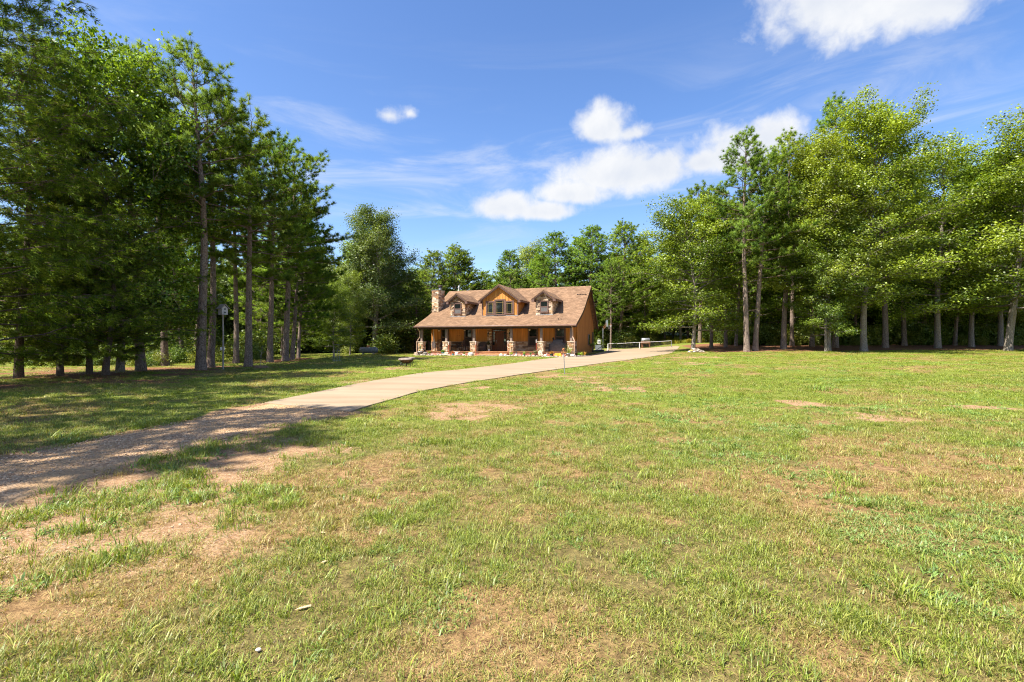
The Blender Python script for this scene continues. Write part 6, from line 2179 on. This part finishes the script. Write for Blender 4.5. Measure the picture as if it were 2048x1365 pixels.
# rocking chairs, bench and wicker chair
M_CHAIR = mat('dark_stained_chair', (0.055, 0.032, 0.022), 0.6, (0.085, 0.052, 0.036), 5, 3)
def rocker(px, v, label, rz):
    s_ = sof(px, v)
    e = tag(empty('rocking_chair', hw(s_, v, 0.001), -HTH + rz), label, 'rocking chair')
    MB().box(-0.26, 0.26, -0.25, 0.22, 0.40, 0.44).build('seat', M_CHAIR, e)
    for sx in (-0.24, 0.24):
        MB().box(sx - 0.02, sx + 0.02, -0.24, -0.20, 0.06, 0.62).build('leg', M_CHAIR, e)
        MB().tube([(sx, 0.20, 0.06), (sx, 0.24, 0.5), (sx, 0.36, 1.12)], 0.022, 6).build('leg', M_CHAIR, e)
        MB().box(sx - 0.04, sx + 0.04, -0.27, 0.27, 0.62, 0.645).build('armrest', M_CHAIR, e)
        MB().tube([(sx, -0.42, 0.09), (sx, -0.2, 0.03), (sx, 0.1, 0.02), (sx, 0.35, 0.05), (sx, 0.52, 0.12)], 0.02, 6).build('rocker', M_CHAIR, e)
    for k in range(5):
        x_ = -0.16 + 0.08 * k
        MB().tube([(x_, 0.22, 0.46), (x_, 0.35, 1.08)], 0.016, 5).build('slat', M_CHAIR, e)
    MB().tube([(-0.26, 0.35, 1.10), (0, 0.375, 1.14), (0.26, 0.35, 1.10)], 0.035, 6).build('top_rail', M_CHAIR, e)
    return e
rocker(877.5, 1.3, 'dark rocking chair behind the hanging chair, left of the porch', 0.1)
rocker(928.8, 1.3, 'dark rocking chair just right of the black bench', 0.05)
rocker(937.0, 1.15, 'dark rocking chair half hidden by the third pedestal', -0.1)
e = tag(empty('porch_bench', hw(sof(911, 1.75), 1.75, 0.001), -HTH), 'black lattice-backed metal bench under the wall ornament', 'bench')
MB().box(-0.56, 0.56, -0.25, 0.2, 0.40, 0.43).build('seat', M_BLACK, e)
for sx in (-0.56, 0.56):
    for sy in (-0.22, 0.20):
        MB().tube([(sx, sy, 0.0), (sx, sy, 0.42)], 0.02, 6).build('leg', M_BLACK, e)
    MB().tube([(sx, -0.24, 0.62), (sx, 0.2, 0.64)], 0.02, 6).build('armrest', M_BLACK, e)
mb = MB()
for k in range(13):
    x_ = -0.54 + 0.09 * k
    for dr in (-0.18, 0.18):
        if -0.56 <= x_ + dr <= 0.56:
            mb.tube([(x_, 0.22, 0.48), (x_ + dr, 0.27, 0.86)], 0.010, 4)
mb.box(-0.56, 0.56, 0.25, 0.285, 0.85, 0.89)
mb.box(-0.56, 0.56, 0.20, 0.24, 0.46, 0.49)
mb.build('backrest', M_BLACK, e)
e = tag(empty('wicker_chair', hw(sof(963.5, 1.55), 1.55, 0.001), -HTH), 'brown wicker armchair with tan cushion left of the front door', 'chair')
M_WICK = mat('brown_wicker', (0.075, 0.050, 0.038), 0.8, (0.13, 0.09, 0.07), 30, 2, 0.6, 60)
MB().box(-0.34, 0.34, -0.32, 0.30, 0.12, 0.36).build('seat', M_WICK, e, False, 0.03)
MB().box(-0.27, 0.27, -0.30, 0.22, 0.361, 0.45).build('cushion', mat('tan_cushion', (0.30, 0.19, 0.12), 0.9), e, False, 0.03)
mb = MB()
mb.add([(-0.36, 0.26, 0.3), (0.36, 0.26, 0.3), (0.38, 0.40, 0.84), (0.2, 0.42, 0.93), (-0.2, 0.42, 0.93), (-0.38, 0.40, 0.84), (-0.36, 0.33, 0.3), (0.36, 0.33, 0.3), (0.38, 0.47, 0.84), (0.2, 0.49, 0.93), (-0.2, 0.49, 0.93), (-0.38, 0.47, 0.84)],
       [(0, 1, 2, 3, 4, 5), (11, 10, 9, 8, 7, 6), (0, 6, 7, 1), (1, 7, 8, 2), (2, 8, 9, 3), (3, 9, 10, 4), (4, 10, 11, 5), (5, 11, 6, 0)])
mb.build('backrest', M_WICK, e, False, 0.02)
for sx in (-1, 1):
    MB().box(min(sx * 0.33, sx * 0.43), max(sx * 0.33, sx * 0.43), -0.32, 0.30, 0.12, 0.60).build('armrest', M_WICK, e, False, 0.03)
    for sy in (-0.27, 0.25):
        MB().box(sx * 0.30 - 0.03, sx * 0.30 + 0.03, sy - 0.03, sy + 0.03, 0, 0.12).build('leg', M_WICK, e)
# flower basket hung on the end wall
q = hw(FW1 + 0.22, 9.4, 0.55)
fb = tag(empty('hanging_basket', q, 0), 'green plant basket hung on the right end wall below the side window', 'plant basket')
MB().lathe([(0.05, -0.22), (0.17, -0.12), (0.21, 0.0)], 10).build('basket', M_RUST, fb)
leafmass('foliage', fb, 0.28, 0.22, 0.06, 80, 0.08, LG['green'], 5)
